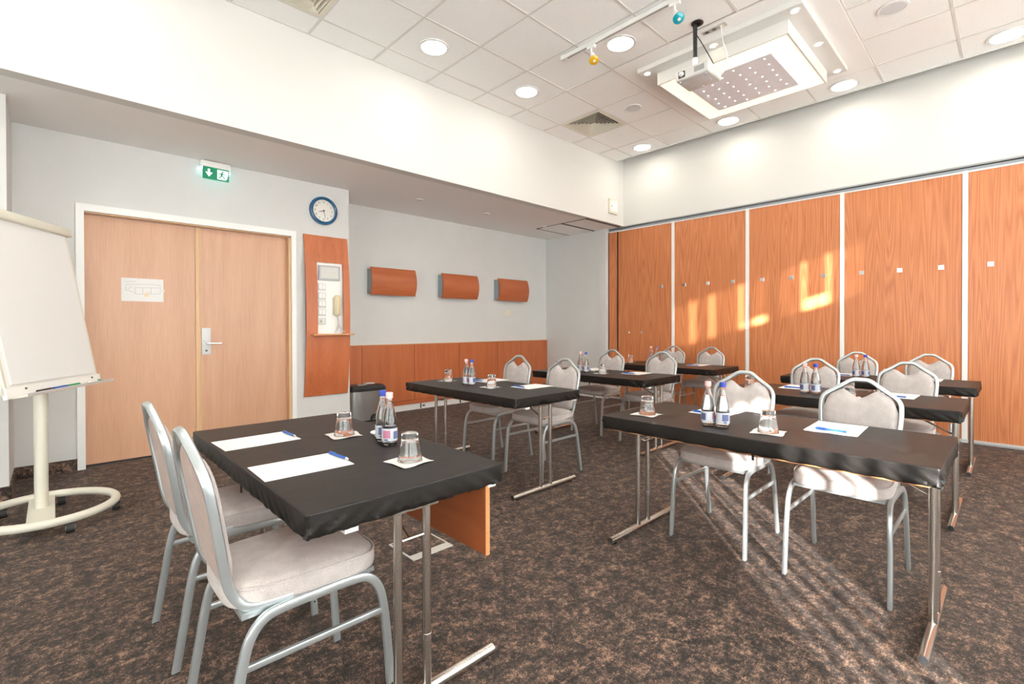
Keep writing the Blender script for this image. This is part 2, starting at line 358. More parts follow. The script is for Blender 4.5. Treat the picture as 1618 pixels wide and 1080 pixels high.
# outer shell (behind and beside the camera): window walls; their unseen windows are added to light the room
WY = -2.2
wr = struct(MB().box(-3.1, -1.7, WY - 0.2, WY, 0, 4.15).box(5.8, 6.95, WY - 0.2, WY, 0, 4.15).box(-1.7, 5.8, WY - 0.2, WY, 0, 0.4).box(-1.7, 5.8, WY - 0.2, WY, 3.3, 4.15).build('wall_right', 'wall_white', angle=0))
wb = struct(MB().box(-3.2, -3.0, WY - 0.2, -2.0, 0, 4.15).box(-3.2, -3.0, 2.6, 4.97, 0, 4.15).box(-3.2, -3.0, -2.0, 2.6, 0, 0.7).box(-3.2, -3.0, -2.0, 2.6, 2.7, 4.15).build('wall_back', 'wall_white', angle=0))
struct(MB().box(6.78, 6.95, WY - 0.2, 4.9, 0, 4.15).build('wall_far', 'wall_white', angle=0))
win = struct(MB().box(-1.7, 5.8, WY - 0.14, WY - 0.08, 0.4, 0.46).box(-1.7, 5.8, WY - 0.14, WY - 0.08, 3.24, 3.3).build('window_1', 'aluminium', angle=0))
for x in (-1.67, -0.2, 1.3, 2.8, 4.3, 5.77): MB().box(x - 0.03, x + 0.03, WY - 0.14, WY - 0.08, 0.46, 3.24).build('mullion', 'aluminium', win, 0)
win2 = struct(MB().box(-3.14, -3.08, -2.0, 2.6, 0.7, 0.76).box(-3.14, -3.08, -2.0, 2.6, 2.64, 2.7).build('window_2', 'aluminium', angle=0))
for y in (-1.97, 0.3, 2.57): MB().box(-3.14, -3.08, y - 0.03, y + 0.03, 0.76, 2.64).build('mullion', 'aluminium', win2, 0)
def blind(nm, axis, a0, a1, z0, z1, label):  # unseen blinds added to block the sun and spread its light
    b = MB()
    if axis == 'x': b.box(a0, a1, WY - 0.05, WY - 0.048, z0, z1)
    else: b.box(-3.05, -3.048, a0, a1, z0, z1)
    tag(b.build(nm, 'blind_fabric', angle=0), label, 'blind', 'added blinds that diffuse the sun')
blind('added_blind', 'x', -1.70, -1.10, 0.4, 3.3, 'added translucent blind on unseen side window, nearest the back wall')
blind('added_blind', 'x', -1.10, -0.46, 1.75, 3.3, 'added half raised translucent blind over the slatted gap of unseen side window')
blind('added_blind', 'x', -0.46, 0.15, 0.4, 3.3, 'added translucent blind just right of the slatted gap')
blind('added_blind', 'x', 0.15, 2.9, 0.4, 2.62, 'added wide lowered translucent blind with daylight gap above it')
blind('added_blind', 'x', 2.9, 5.8, 0.4, 3.3, 'added wide fully drawn translucent blind near the partition')
blind('added_blind', 'y', -2.0, -1.62, 0.7, 2.7, 'added translucent blind on unseen back window beside the corner')
blind('added_blind', 'y', -1.50, 2.6, 0.7, 2.7, 'added wide translucent blind across the unseen back window')
tag(MB().box(-3.05, -3.048, -1.62, -1.50, 0.7, 1.65).build('added_sheer_strip', 'sheer_fabric', angle=0), 'added narrow sheer strip on the unseen back window, dimming the sun', 'blind strip')  # sheer piece added to weaken the sun on the near chair
blind('added_blind', 'y', -1.62, -1.50, 1.65, 2.7, 'added narrow raised translucent blind strip on unseen back window')
for x0, x1, z0, z1 in ((0.15, 0.48, 2.62, 3.3), (0.505, 0.80, 2.62, 3.22), (0.825, 1.25, 2.62, 3.3), (1.28, 1.62, 2.70, 3.3), (1.80, 2.10, 2.62, 3.3), (2.125, 2.40, 2.75, 3.3), (2.425, 2.9, 2.62, 3.3)):  # sheers added out of view to soften sun patches on the partition
    tag(MB().box(x0, x1, WY - 0.052, WY - 0.050, z0, z1).build('added_sheer_strip', 'sheer_fabric', angle=0), 'added sheer strip dimming the sun in the gap above the wide blind', 'blind strip', 'added strips in the upper window gap')
tag(MB().box(1.62, 1.80, WY - 0.052, WY - 0.050, 2.62, 3.3).build('added_slat', 'blind_fabric', angle=0), 'added fabric strip blocking sun between the sheer strips of the side window', 'blind slat')  # unseen strip added to break up the partition's sun patch
for i, (x, wd_) in enumerate(((-1.03, 0.06), (-0.90, 0.07), (-0.775, 0.06), (-0.65, 0.075), (-0.535, 0.05))):  # unseen slats added so the sun reaches the floor in streaks
    tag(MB().box(x - wd_ / 2, x + wd_ / 2, WY - 0.052, WY - 0.046, 0.4, 1.75).build('added_slat', 'blind_fabric', angle=0), 'added vertical slat striping the sun in the side window gap', 'blind slat', 'added slats in the window gap')

# ------------------------------------------------------------------ tiled ceiling
ceil = struct(MB().box(-3.1, 6.95, WY - 0.2, SOF_Y + 0.1, 4.10, 4.15).build('ceiling', 'wall_white', angle=0))
XL = [2.29 + 0.62 * k for k in range(-8, 7)] + [CEIL_X]
XL = [x for x in XL if x > -3.0]; XL = [-3.0] + XL
YL = [WY] + [0.36 + 0.62 * k for k in range(-4, 7)] + [SOF_Y]
tile0 = {}
vents = {(5.08, 3.77), (1.36, 3.77)}
def is_plaster(cx, cy): return 4.15 < cx < 6.01 and 0.98 < cy < 2.84
for i in range(len(XL) - 1):
    for j in range(len(YL) - 1):
        x0, x1, y0, y1 = XL[i], XL[i + 1], YL[j], YL[j + 1]; cx, cy = (x0 + x1) / 2, (y0 + y1) / 2
        if is_plaster(cx, cy) or any(abs(cx - a) < 0.1 and abs(cy - b) < 0.1 for a, b in vents): continue
        key = (round(x1 - x0, 3), round(y1 - y0, 3))
        if key not in tile0:
            hx, hy = key[0] / 2 - 0.009, key[1] / 2 - 0.009
            me = MB().box(-hx, hx, -hy, hy, 0.0, 0.015).mesh('ceiling_tile', 'tile_white', 0); tile0[key] = me
        o = bpy.data.objects.new('ceiling_tile', tile0[key]); COL.objects.link(o); o.location = (cx, cy, ZC + random.uniform(0.003, 0.006)); o.parent = ceil
HB = 0.011
for x in XL[1:-1]:
    for (a, b) in ([(WY, 0.98), (2.84, SOF_Y)] if 4.2 < x < 5.9 else [(WY, SOF_Y)]): MB().box(x - HB, x + HB, a, b, ZC, ZC + 0.03).build('grid_bar', 'grid_metal', ceil, 0)
for y in YL[1:-1]:
    for (a, b) in ([(-3.0, 4.15), (6.01, CEIL_X)] if 1.0 < y < 2.8 else [(-3.0, CEIL_X)]): MB().box(a, b, y - HB, y + HB, ZC + 0.0006, ZC + 0.03).build('grid_bar', 'grid_metal', ceil, 0)
MB().box(CEIL_X - 0.02, CEIL_X + 0.004, WY, SOF_Y, ZC - 0.002, ZC + 0.05).build('edge_trim', 'white_paint', ceil, 0)
MB().box(-3, CEIL_X, SOF_Y - 0.014, SOF_Y, ZC - 0.0015, ZC + 0.03).build('edge_trim', 'grid_metal', ceil, 0)
MB().box(4.155, 6.005, 0.985, 2.835, ZC - 0.004, ZC + 0.02).build('plaster_panel', 'plaster', ceil, 0)
MB().box(4.135, 4.155, 0.98, 2.84, ZC + 0.004, ZC + 0.02).build('shadow_gap', 'dark_gap', ceil, 0)

# ------------------------------------------------------------------ windows done; recessed downlights
def downlight(x, y, label):
    t = thing('downlight', label, 'downlight', (x, y, ZC), group='round recessed ceiling downlights')
    MB().lathe([(0.112, 0.012), (0.116, -0.006), (0.140, -0.006), (0.143, 0.002)], 36).build('trim_ring', 'white_paint', t)
    MB().lathe([(0.0, -0.003), (0.115, -0.003)], 36).build('diffuser', 'lamp_glow', t)
DL = [(2.60, 3.77, 'lit downlight over the left soffit wall, above the exit sign side'), (3.84, 3.77, 'lit downlight in second place along the left soffit wall'),
      (3.82, 2.53, 'lit downlight just behind the amber track spotlight'), (6.25, 3.77, 'lit downlight in the far ceiling corner by the wall box'),
      (6.25, 2.53, 'lit downlight on partition side left of the glowing ceiling box'), (6.25, 1.29, 'lit downlight on partition side right of the glowing ceiling box'),
      (6.25, 0.05, 'lit downlight at the right edge of the picture')]
for d in DL: downlight(*d)
for (x, y, l) in ((1.36, 2.53, 'a'), (2.60, 2.53, 'b'), (2.60, 0.05, 'c'), (3.84, 0.05, 'd'), (2.60, 1.29, 'e'), (1.36, 1.29, 'f'), (1.36, 0.05, 'g'), (0.12, 3.77, 'h'), (0.12, 2.53, 'i'), (0.12, 1.29, 'j'), (0.12, 0.05, 'k'), (-1.1, 2.53, 'l'), (-1.1, 0.05, 'm'), (5.05, 0.05, 'n'), (3.84, -1.19, 'o'), (6.25, -1.19, 'p')):  # extra downlights added out of view to brighten the room
    downlight(x, y, 'added downlight outside the picture frame, brightening the room')

# ------------------------------------------------------------------ air vents
def vent(x, y, label):
    t = thing('ceiling_vent', label, 'vent', (x, y, ZC), group='square four-way ceiling diffusers')
    fr = MB()
    for k in range(4): fr.add([(Matrix.Rotation(k * PI / 2, 3, 'Z') @ Vector(p))[:] for p in [(-0.30, -0.30, -0.002), (0.30, -0.30, -0.002), (0.262, -0.262, -0.006), (-0.262, -0.262, -0.006), (-0.30, -0.30, 0.012), (0.30, -0.30, 0.012), (0.262, -0.262, 0.012), (-0.262, -0.262, 0.012)]], [(0, 1, 2, 3), (4, 7, 6, 5), (0, 4, 5, 1), (3, 2, 6, 7)])
    fr.build('frame', 'ivory_plastic', t, 0)
    MB().box(-0.29, 0.29, -0.29, 0.29, 0.03, 0.04).build('backing', 'dark_gap', t, 0)
    for q in range(4):
        b = MB()
        for i in range(7):
            r0 = 0.255 - i * 0.036; r1 = r0 - 0.021
            b.add([(Matrix.Rotation(q * PI / 2, 3, 'Z') @ Vector(p))[:] for p in [(-r0, -r0, -0.006), (r0, -r0, -0.006), (r1, -r1, 0.020), (-r1, -r1, 0.020), (-r0, -r0, -0.003), (r0, -r0, -0.003), (r1, -r1, 0.023), (-r1, -r1, 0.023)]], [(0, 1, 2, 3), (4, 7, 6, 5), (0, 4, 5, 1), (3, 2, 6, 7)])
        b.build('louvre', 'ivory_plastic', t, 0)
vent(5.08, 3.77, 'square louvred air vent in ceiling near the far corner'); vent(1.36, 3.77, 'square louvred air vent cut off at the top of the picture')
for (x, y, l) in ((5.05, 3.174, 'round ceiling loudspeaker beside the air vent'), (5.02, 0.70, 'round ceiling loudspeaker right of the glowing ceiling box')):
    t = thing('ceiling_speaker', l, 'loudspeaker', (x, y, ZC), group='round ceiling loudspeakers')
    MB().lathe([(0.085, 0.005), (0.088, -0.008), (0.105, -0.006), (0.108, 0.003)], 32).build('rim', 'white_paint', t)
    MB().lathe([(0.0, -0.010), (0.05, -0.009), (0.086, -0.006)], 32).build('grille', 'light_grey', t)

# ------------------------------------------------------------------ luminous ceiling box
cx, cy = 5.06, 1.915
t = thing('ceiling_light_box', 'square glowing ceiling light box with grey star-dotted panel', 'ceiling light', (cx, cy, ZC - 0.004))
MB().rbox(-0.745, 0.745, -0.745, 0.745, -0.045, 0.0, 0.004, 1).build('outer_frame', 'box_white', t)
bx = MB()
for k in range(4): bx.add([(Matrix.Rotation(k * PI / 2, 3, 'Z') @ Vector(p))[:] for p in [(-0.60, -0.60, -0.045), (0.60, -0.60, -0.045), (0.60, -0.60, -0.165), (-0.60, -0.60, -0.165), (-0.585, -0.585, -0.045), (0.585, -0.585, -0.045), (0.585, -0.585, -0.165), (-0.585, -0.585, -0.165)]], [(0, 1, 2, 3), (4, 7, 6, 5), (3, 2, 6, 7)])
bx.build('box_side', 'box_white', t, 0)
MB().box(-0.585, 0.585, -0.585, 0.585, -0.158, -0.152).build('diffuser', 'cove_glow', t, 0)
pn = MB().rbox(-0.405, 0.405, -0.405, 0.405, -0.178, -0.159, 0.003, 1).build('star_panel', 'perforated_grey', t)
for i in range(6):
    for j in range(6):
        x, y = -0.32 + 0.128 * i + (0.03 if j % 2 else -0.03), -0.32 + 0.128 * j + random.uniform(-0.015, 0.015)
        MB().lathe([(0.0, -0.1805), (0.0075, -0.1790), (0.0075, -0.178)], 10, (x, y, 0)).build('led', 'led_dot', pn)
for i in (-1, 0, 1):
    for j in (-1, 0, 1):
        if i or j:
            s = MB().lathe([(0.026, -0.046), (0.040, -0.050), (0.043, -0.045)], 20, (0.672 * i, 0.672 * j, 0)).build('spot_ring', 'white_paint', t)
            MB().lathe([(0.0, -0.0475), (0.027, -0.0475)], 16, (0.672 * i, 0.672 * j, 0)).build('spot_bulb', 'spot_glow', s)

# ------------------------------------------------------------------ track with two coloured spots
t = thing('light_track', 'white ceiling light track carrying coloured spotlights', 'light track', (3.60, 0, ZC))
MB().box(-0.02, 0.02, -0.6, 3.02, -0.035, 0.0).build('rail', 'white_paint', t, 0)
MB().box(-0.004, 0.004, -0.58, 2.98, -0.0362, -0.034).build('slot', 'dark_grey', t, 0)
MB().box(-0.024, 0.024, 3.0, 3.05, -0.038, 0.0).build('end_cap', 'white_paint', t, 0)
for (y, mt, l, ang) in ((2.70, 'amber_glass', 'track spotlight with amber lens', 0.5), (1.88, 'teal_glass', 'track spotlight with blue-green lens', 0.7)):
    s = thing('track_spotlight', l, 'spotlight', (3.60, y, ZC - 0.035), group='coloured track spotlights')
    MB().rbox(-0.015, 0.015, -0.045, 0.045, -0.028, 0.0, 0.003, 1).build('adapter', 'white_paint', s)
    MB().tube([(0, 0, -0.028), (0, 0, -0.06), (0.01, -0.005, -0.075)], 0.008).build('stem', 'white_paint', s)
    M = Matrix.Translation((0.012, -0.005, -0.085)) @ Matrix.Rotation(-0.5, 4, 'X') @ Matrix.Rotation(0.35, 4, 'Y')
    MB().lathe([(0.0, 0.02), (0.018, 0.02), (0.02, -0.02), (0.03, -0.05), (0.043, -0.075), (0.046, -0.085)], 20).xf(M).build('housing', 'white_paint', s)
    lens = MB().lathe([(0.045, -0.080), (0.044, -0.088), (0.03, -0.098), (0.0, -0.102)], 20).xf(M).build('lens', mt, s)
    MB().lathe([(0.0, -0.1035), (0.012, -0.1030), (0.013, -0.099)], 12).xf(M).build('lens_centre', 'ivory_plastic', lens)

# ------------------------------------------------------------------ projector
t = thing('projector', 'white ceiling projector hanging on a black pole', 'projector', (4.04, 1.90, 3.36))
MB().lathe([(0.0, 0.457), (0.05, 0.457), (0.05, 0.449), (0.022, 0.445)], 16).build('ceiling_plate', 'black_plastic', t)
MB().tube([(0, 0.02, 0.455), (0, 0.02, 0.14)], 0.018, 14).build('pole', 'black_plastic', t)
MB().tube([(0, 0.02, 0.16), (0, 0.02, 0.06)], 0.022, 14).build('pole_sleeve', 'white_paint', t)
MB().rbox(-0.07, 0.09, -0.09, 0.11, 0.052, 0.066, 0.003, 1).build('mount_plate', 'ivory_plastic', t)
body = MB().rbox(-0.115, 0.145, -0.15, 0.145, -0.045, 0.050, 0.018, 3).build('body', 'projector_white', t)
MB().rbox(-0.119, -0.110, 0.055, 0.115, -0.025, 0.030, 0.003, 1).build('lens_surround', 'black_plastic', body)
MB().lathe([(0.0, 0.010), (0.016, 0.012), (0.022, 0.016), (0.024, 0.0)], 18, (-0.112, 0.083, 0.003), 'X').build('lens', 'chrome', body)
for k in range(8): MB().box(-0.1165, -0.114, -0.11 + 0.011 * k, -0.105 + 0.011 * k, -0.018, 0.028).build('vent_slot', 'dark_grey', body, 0)
for (x, y, a, b) in ((-0.03, 0.09, 0.02, 0.03), (0.03, -0.05, 0.025, 0.05), (0.05, 0.05, 0.015, 0.03)): MB().box(x - a, x + a, y - b, y + b, -0.0465, -0.044).build('base_panel', 'light_grey', body, 0)
for (x, y) in ((-0.085, 0.11), (-0.085, -0.11), (0.115, 0)): MB().lathe([(0.0, -0.054), (0.009, -0.054), (0.010, -0.042)], 12, (x, y, 0)).build('foot', 'mid_grey', body)
MB().tube(smooth([(0.0, 0.03, 0.40), (0.02, -0.03, 0.28), (0.05, -0.10, 0.12), (0.10, -0.12, 0.045)]), 0.004, 6).build('black_cable', 'black_plastic', t)
MB().tube(smooth([(0.17, -0.13, 0.45), (0.17, -0.15, 0.30), (0.19, -0.18, 0.16), (0.18, -0.15, 0.05), (0.13, -0.10, -0.02)]), 0.005, 6).build('white_cable', 'white_plastic', t)
t = thing('ceiling_outlet', 'grey ceiling power outlet plate beside the projector pole', 'outlet', (4.215, 1.83, ZC - 0.004))
MB().rbox(-0.028, 0.028, -0.105, 0.105, -0.008, 0, 0.002, 1).build('plate', 'outlet_grey', t)
for y in (-0.065, 0, 0.065): MB().lathe([(0.0, -0.0095), (0.018, -0.0095), (0.020, -0.007)], 16, (0, y, 0)).build('socket', 'dark_grey' if y > -0.05 else 'white_plastic', t)

# ------------------------------------------------------------------ folding partition
P = thing('folding_partition', 'cherry veneer folding partition wall with white metal joints', 'partition', (PART_X, 0, 0))
SEAM = [-2.19, -1.76, -0.705, 0.349, 1.403, 2.47, 3.535]
ZT, ZB = 2.752, 0.042
LAT = [3.73, 3.36, 3.01, 2.664, 2.287, 1.944, 1.594, 1.215, 0.872, 0.532, 0.164]
def panel(y0, y1):
    hy = (y1 - y0) / 2; yc = (y0 + y1) / 2
    o = MB().rbox(0, 0.05, -hy, hy, -(ZT - ZB) / 2, (ZT - ZB) / 2, 0.002, 1).build('panel', 'cherry_partition', P, loc=(0, yc, (ZT + ZB) / 2))
    for y in LAT:
        if y0 < y < y1:
            l = MB().rbox(-0.003, 0.004, -0.024, 0.024, -0.024, 0.024, 0.0015, 1).build('latch', 'chrome', o, loc=(0, y - yc, 1.81 - (ZT + ZB) / 2))
    return o
for a, b in zip(SEAM[:-1], SEAM[1:]): panel(a + 0.024, b - 0.024)
p0 = panel(3.559, 4.50)
for y in (4.29, 4.07):
    yc, zc = 4.0295, (ZT + ZB) / 2
    k = MB().lathe([(0.0, 0.004), (0.017, 0.004), (0.019, 0.0)], 16, (0, 0, 0), 'X').build('keyhole', 'chrome', p0, loc=(0, y - yc, 1.105 - zc))
o = MB().rbox(0, 0.05, -0.075, 0.075, -(ZT - ZB) / 2, (ZT - ZB) / 2, 0.002, 1).build('end_panel', 'cherry_partition', P, loc=(-0.012, 4.595, (ZT + ZB) / 2))
MB().box(-0.012, 0.04, 4.500, 4.512, ZB, ZT).build('dark_joint', 'dark_gap', P, 0)
MB().box(-0.012, 0.04, 4.672, 4.685, ZB, ZT).build('dark_joint', 'dark_gap', P, 0)
for y in SEAM[1:]: MB().rbox(-0.008, 0.03, y - 0.022, y + 0.022, 0.012, 2.775, 0.002, 1).build('joint_strip', 'white_paint', P)
MB().box(-0.006, 0.03, -2.19, 4.67, 0.006, 0.022).build('bottom_seal', 'mid_grey', P, 0)
MB().box(-0.010, 0.03, -2.19, 4.67, 0.022, 0.044).build('bottom_rail', 'aluminium', P, 0)
MB().box(-0.004, 0.03, -2.19, 4.67, 2.752, 2.770).build('top_rail', 'white_paint', P, 0)
MB().box(-0.008, 0.03, -2.19, 4.67, 2.770, 2.796).build('top_seal', 'grey_metal', P, 0)
MB().box(-0.006, 0.03, -2.19, 4.67, 2.796, 2.806).build('track_gap', 'dark_gap', P, 0)
MB().box(-0.030, 0.03, -2.19, 4.67, 2.806, ZS + 0.001).build('track_profile', 'mid_grey', P, 0)

# ------------------------------------------------------------------ wainscot in the alcove
W = struct(MB().box(2.55, RET_X, ALC_Y - 0.012, ALC_Y, 0.088, 0.95).build('trim_wainscot', 'dark_gap', angle=0))
sx = [2.552, 2.978, 3.79, 4.606, 5.42, 6.234, RET_X - 0.002]
for a, b in zip(sx[:-1], sx[1:]):
    MB().rbox(-(b - a) / 2 + 0.003, (b - a) / 2 - 0.003, -0.011, 0.008, -0.398, 0.398, 0.002, 1).build('panel', 'cherry_panel', W, loc=((a + b) / 2, ALC_Y - 0.020, 0.547))
MB().rbox(2.552, RET_X - 0.001, ALC_Y - 0.036, ALC_Y, 0.946, 0.958, 0.002, 1).build('cap', 'cherry_edge', W)
MB().rbox(2.552, RET_X - 0.001, ALC_Y - 0.034, ALC_Y - 0.008, 0.088, 0.146, 0.002, 1).build('plinth', 'cherry_horizontal', W)
t = thing('socket_strip', 'white wall sockets low on baseboard under the wainscot', 'socket', (3.86, ALC_Y - 0.014, 0.045))
MB().rbox(-0.13, 0.02, -0.008, 0, -0.032, 0.032, 0.002, 1).build('plate', 'white_plastic', t)
for x in (-0.10, -0.03): MB().lathe([(0.0, 0.004), (0.018, 0.004), (0.021, 0.010)], 16, (x, -0.000, 0), 'Y').build('socket', 'mid_grey', t)
MB().box(0.035, 0.048, -0.012, 0, -0.034, 0.034).build('black_socket', 'black_plastic', t, 0)
MB().box(0.075, 0.115, -0.006, 0, -0.012, 0.012).build('data_jack', 'dark_grey', t, 0)

# wall lamps
def sconce(x, label):
    t = thing('wall_lamp', label, 'wall lamp', (x, ALC_Y, 1.82), group='cherry fronted wall lamps')
    MB().box(-0.33, 0.33, -0.115, 0, -0.165, 0.165).build('housing', 'grey_metal', t, 0)
    pts = []; n = 14
    for i in range(n + 1):
        z = -0.185 + 0.37 * i / n; pts.append((-0.118 - 0.050 * (1 - (z / 0.185) ** 2), z))
    poly = pts + [(y + 0.014, z) for y, z in reversed(pts)]
    b = MB(); k = len(poly)
    vs = [(-0.345, y, z) for y, z in poly] + [(0.345, y, z) for y, z in poly]
    b.add(vs, [(i, (i + 1) % k, k + (i + 1) % k, k + i) for i in range(k)])
    for side in (0, k):
        b.add([vs[side + i] for i in range(k)], [(i, i + 1, k - 2 - i, k - 1 - i) for i in range(n)])
    b.build('front_panel', 'cherry_horizontal', t)
sconce(3.405, 'curved cherry wall lamp nearest the clock'); sconce(4.555, 'curved cherry wall lamp in the middle of the row'); sconce(5.69, 'curved cherry wall lamp nearest the partition')
t = thing('light_switch', 'small ivory wall switch below the last wall lamp', 'switch', (5.67, ALC_Y, 1.44))
MB().rbox(-0.075, 0.075, -0.01, 0, -0.042, 0.042, 0.003, 1).build('plate', 'ivory_plastic', t); MB().rbox(-0.06, -0.004, -0.015, -0.008, -0.03, 0.03, 0.002, 1).build('rocker', 'ivory_plastic', t); MB().rbox(0.004, 0.06, -0.015, -0.008, -0.03, 0.03, 0.002, 1).build('rocker', 'ivory_plastic', t)
t = thing('wall_box', 'cream wall box on the upper left wall near the corner', 'box', (6.365, SOF_Y, 3.075))
MB().rbox(-0.112, 0.112, -0.035, 0, -0.112, 0.112, 0.006, 2).build('case', 'ivory_plastic', t); MB().rbox(-0.085, 0.085, -0.042, -0.03, -0.085, 0.085, 0.004, 1).build('cover', 'white_plastic', t); MB().lathe([(0.0, 0.047), (0.012, 0.047), (0.013, 0.035)], 12, (-0.06, 0, 0.0), 'Y').build('knob', 'ink_grey', t)

# ------------------------------------------------------------------ double door
fr = struct(MB().box(0.145, 0.198, DOOR_Y - 0.022, DOOR_Y + 0.12, 0, 2.190).box(1.887, 1.935, DOOR_Y - 0.022, DOOR_Y + 0.01, 0, 2.190).box(0.145, 1.935, DOOR_Y - 0.022, DOOR_Y + 0.01, 2.190, 2.250).build('trim_door_frame', 'white_paint', angle=0))
MB().box(1.865, 1.895, DOOR_Y + 0.01, DOOR_Y + 0.12, 0, 2.195).build('jamb_lining', 'beech_edge', fr, 0)
MB().box(0.198, 1.895, DOOR_Y + 0.01, DOOR_Y + 0.12, 2.180, 2.195).build('head_lining', 'beech_edge', fr, 0)
MB().box(0.198, 1.887, DOOR_Y + 0.07, DOOR_Y + 0.16, 0.0, 0.013).build('threshold', 'dark_gap', fr, 0)
d1 = struct(MB().box(-0.413, 0.402, 0, 0.045, -1.083, 1.083).build('door_1', 'beech_door', angle=0, loc=(0.613, DOOR_Y + 0.085, 1.095)))
MB().rbox(0.400, 0.432, -0.014, 0.03, -1.083, 1.083, 0.002, 1).build('meeting_strip', 'beech_edge', d1)
d2 = struct(MB().box(-0.408, 0.408, 0, 0.045, -1.083, 1.083).build('door_2', 'beech_door', angle=0, loc=(1.457, DOOR_Y + 0.085, 1.095)))
MB().rbox(-0.412, -0.398, -0.004, 0.02, -1.083, 1.083, 0.001, 1).build('edge_strip', 'beech_edge', d2)
hd = MB().rbox(-0.395, -0.315, -0.009, 0, -0.165, 0.10, 0.004, 2).build('handle_plate', 'light_grey', d2)
MB().tube(smooth([(-0.355, -0.005, -0.05), (-0.355, -0.045, -0.05), (-0.340, -0.055, -0.05), (-0.235, -0.055, -0.052)], 4), 0.010, 10).build('lever', 'chrome', hd)
MB().lathe([(0, 0.012), (0.010, 0.012), (0.011, 0.008)], 12, (-0.355, 0, -0.125), 'Y').build('lock_cylinder', 'dark_grey', hd)
MB().lathe([(0, 0.012), (0.006, 0.012), (0.007, 0.008)], 10, (-0.375, 0, -0.03), 'Y').build('screw', 'mid_grey', hd)
t = thing('floor_plan', 'white floor plan sheet taped to the beech door', 'paper', (0.603, DOOR_Y + 0.084, 1.545))
MB().box(-0.155, 0.155, -0.002, 0, -0.105, 0.105).build('sheet', 'paper', t, 0)
def lines(pairs, wdt=0.0022):
    b = MB()
    for (x0, z0, x1, z1) in pairs:
        d = Vector((x1 - x0, 0, z1 - z0)); l = d.length; d.normalize(); n = Vector((-d.z, 0, d.x)) * wdt / 2
        p, q = Vector((x0, -0.0026, z0)), Vector((x1, -0.0026, z1))
        b.add([p + n, p - n, q - n, q + n], [(0, 1, 2, 3)])
    return b
lines([(-0.12, 0.045, 0.06, 0.055), (0.06, 0.055, 0.13, 0.05), (0.13, 0.05, 0.13, -0.03), (0.13, -0.03, -0.05, -0.04), (-0.05, -0.04, -0.06, 0.02), (-0.12, 0.045, -0.125, -0.005), (-0.125, -0.005, -0.07, -0.02), (-0.07, -0.02, -0.05, -0.04), (-0.06, 0.02, 0.12, 0.025), (-0.11, 0.0, -0.08, 0.03), (-0.13, 0.07, -0.05, 0.075), (0.0, -0.035, 0.0, 0.02), (0.06, -0.035, 0.06, 0.02)]).build('drawing', 'ink_grey', t, 0)
lines([(0.01, -0.045, 0.045, -0.045), (0.01, -0.055, 0.05, -0.055), (0.02, -0.025, 0.05, -0.022)], 0.008).build('drawing_marks', 'ink_orange', t, 0)
MB().box(0.145, 0.165, -0.003, 0, -0.01, 0.01).build('tape', 'light_grey', t, 0)

# ------------------------------------------------------------------ exit sign
t = thing('exit_sign', 'green illuminated exit sign with arrow and running figure above the door', 'exit sign', (1.165, DOOR_Y, 2.755))
MB().rbox(-0.125, 0.125, -0.075, 0, 0.0, 0.055, 0.006, 2).build('housing', 'white_plastic', t)
MB().tube([(-0.115, -0.03, -0.006), (0.115, -0.03, -0.006)], 0.009, 10).build('lamp_tube', 'tube_glow', t)
sg = MB().box(-0.112, 0.112, -0.058, -0.052, -0.115, 0.0).build('sign_plate', 'sign_green', t, 0)
def flat(poly, mt, nm, y=-0.0592): MB().prism(poly, y, y + 0.001, 'XZ').build(nm, mt, sg, 0)
flat([(-0.090, -0.048), (-0.068, -0.052), (-0.068, -0.018), (-0.050, -0.018), (-0.050, -0.052), (-0.028, -0.048), (-0.059, -0.092)], 'sign_white', 'arrow')
flat([(0.012, -0.103), (0.104, -0.103), (0.104, -0.012), (0.012, -0.012)], 'sign_white', 'pictogram_door')
def limb(a, b, w_):
    d = Vector((b[0] - a[0], b[1] - a[1])).normalized() * w_ / 2; n = Vector((-d.y, d.x))
    flat([(a[0] + n.x, a[1] + n.y), (a[0] - n.x, a[1] - n.y), (b[0] - n.x, b[1] - n.y), (b[0] + n.x, b[1] + n.y)], 'sign_green', 'running_figure', -0.0602)
flat([(0.058 + 0.008 * math.cos(a * PI / 5), -0.026 + 0.008 * math.sin(a * PI / 5)) for a in range(10)], 'sign_green', 'running_figure', -0.0602)
for a, b, q in (((0.054, -0.036), (0.046, -0.064), 0.017), ((0.052, -0.040), (0.078, -0.052), 0.008), ((0.054, -0.040), (0.030, -0.046), 0.008), ((0.030, -0.046), (0.024, -0.060), 0.008), ((0.046, -0.062), (0.068, -0.076), 0.010), ((0.068, -0.076), (0.072, -0.096), 0.009), ((0.046, -0.062), (0.038, -0.084), 0.010), ((0.038, -0.084), (0.018, -0.088), 0.009)): limb(a, b, q)
flat([(0.086, -0.103), (0.104, -0.103), (0.104, -0.060), (0.098, -0.060), (0.098, -0.09), (0.086, -0.09)], 'sign_green', 'running_figure', -0.0602)

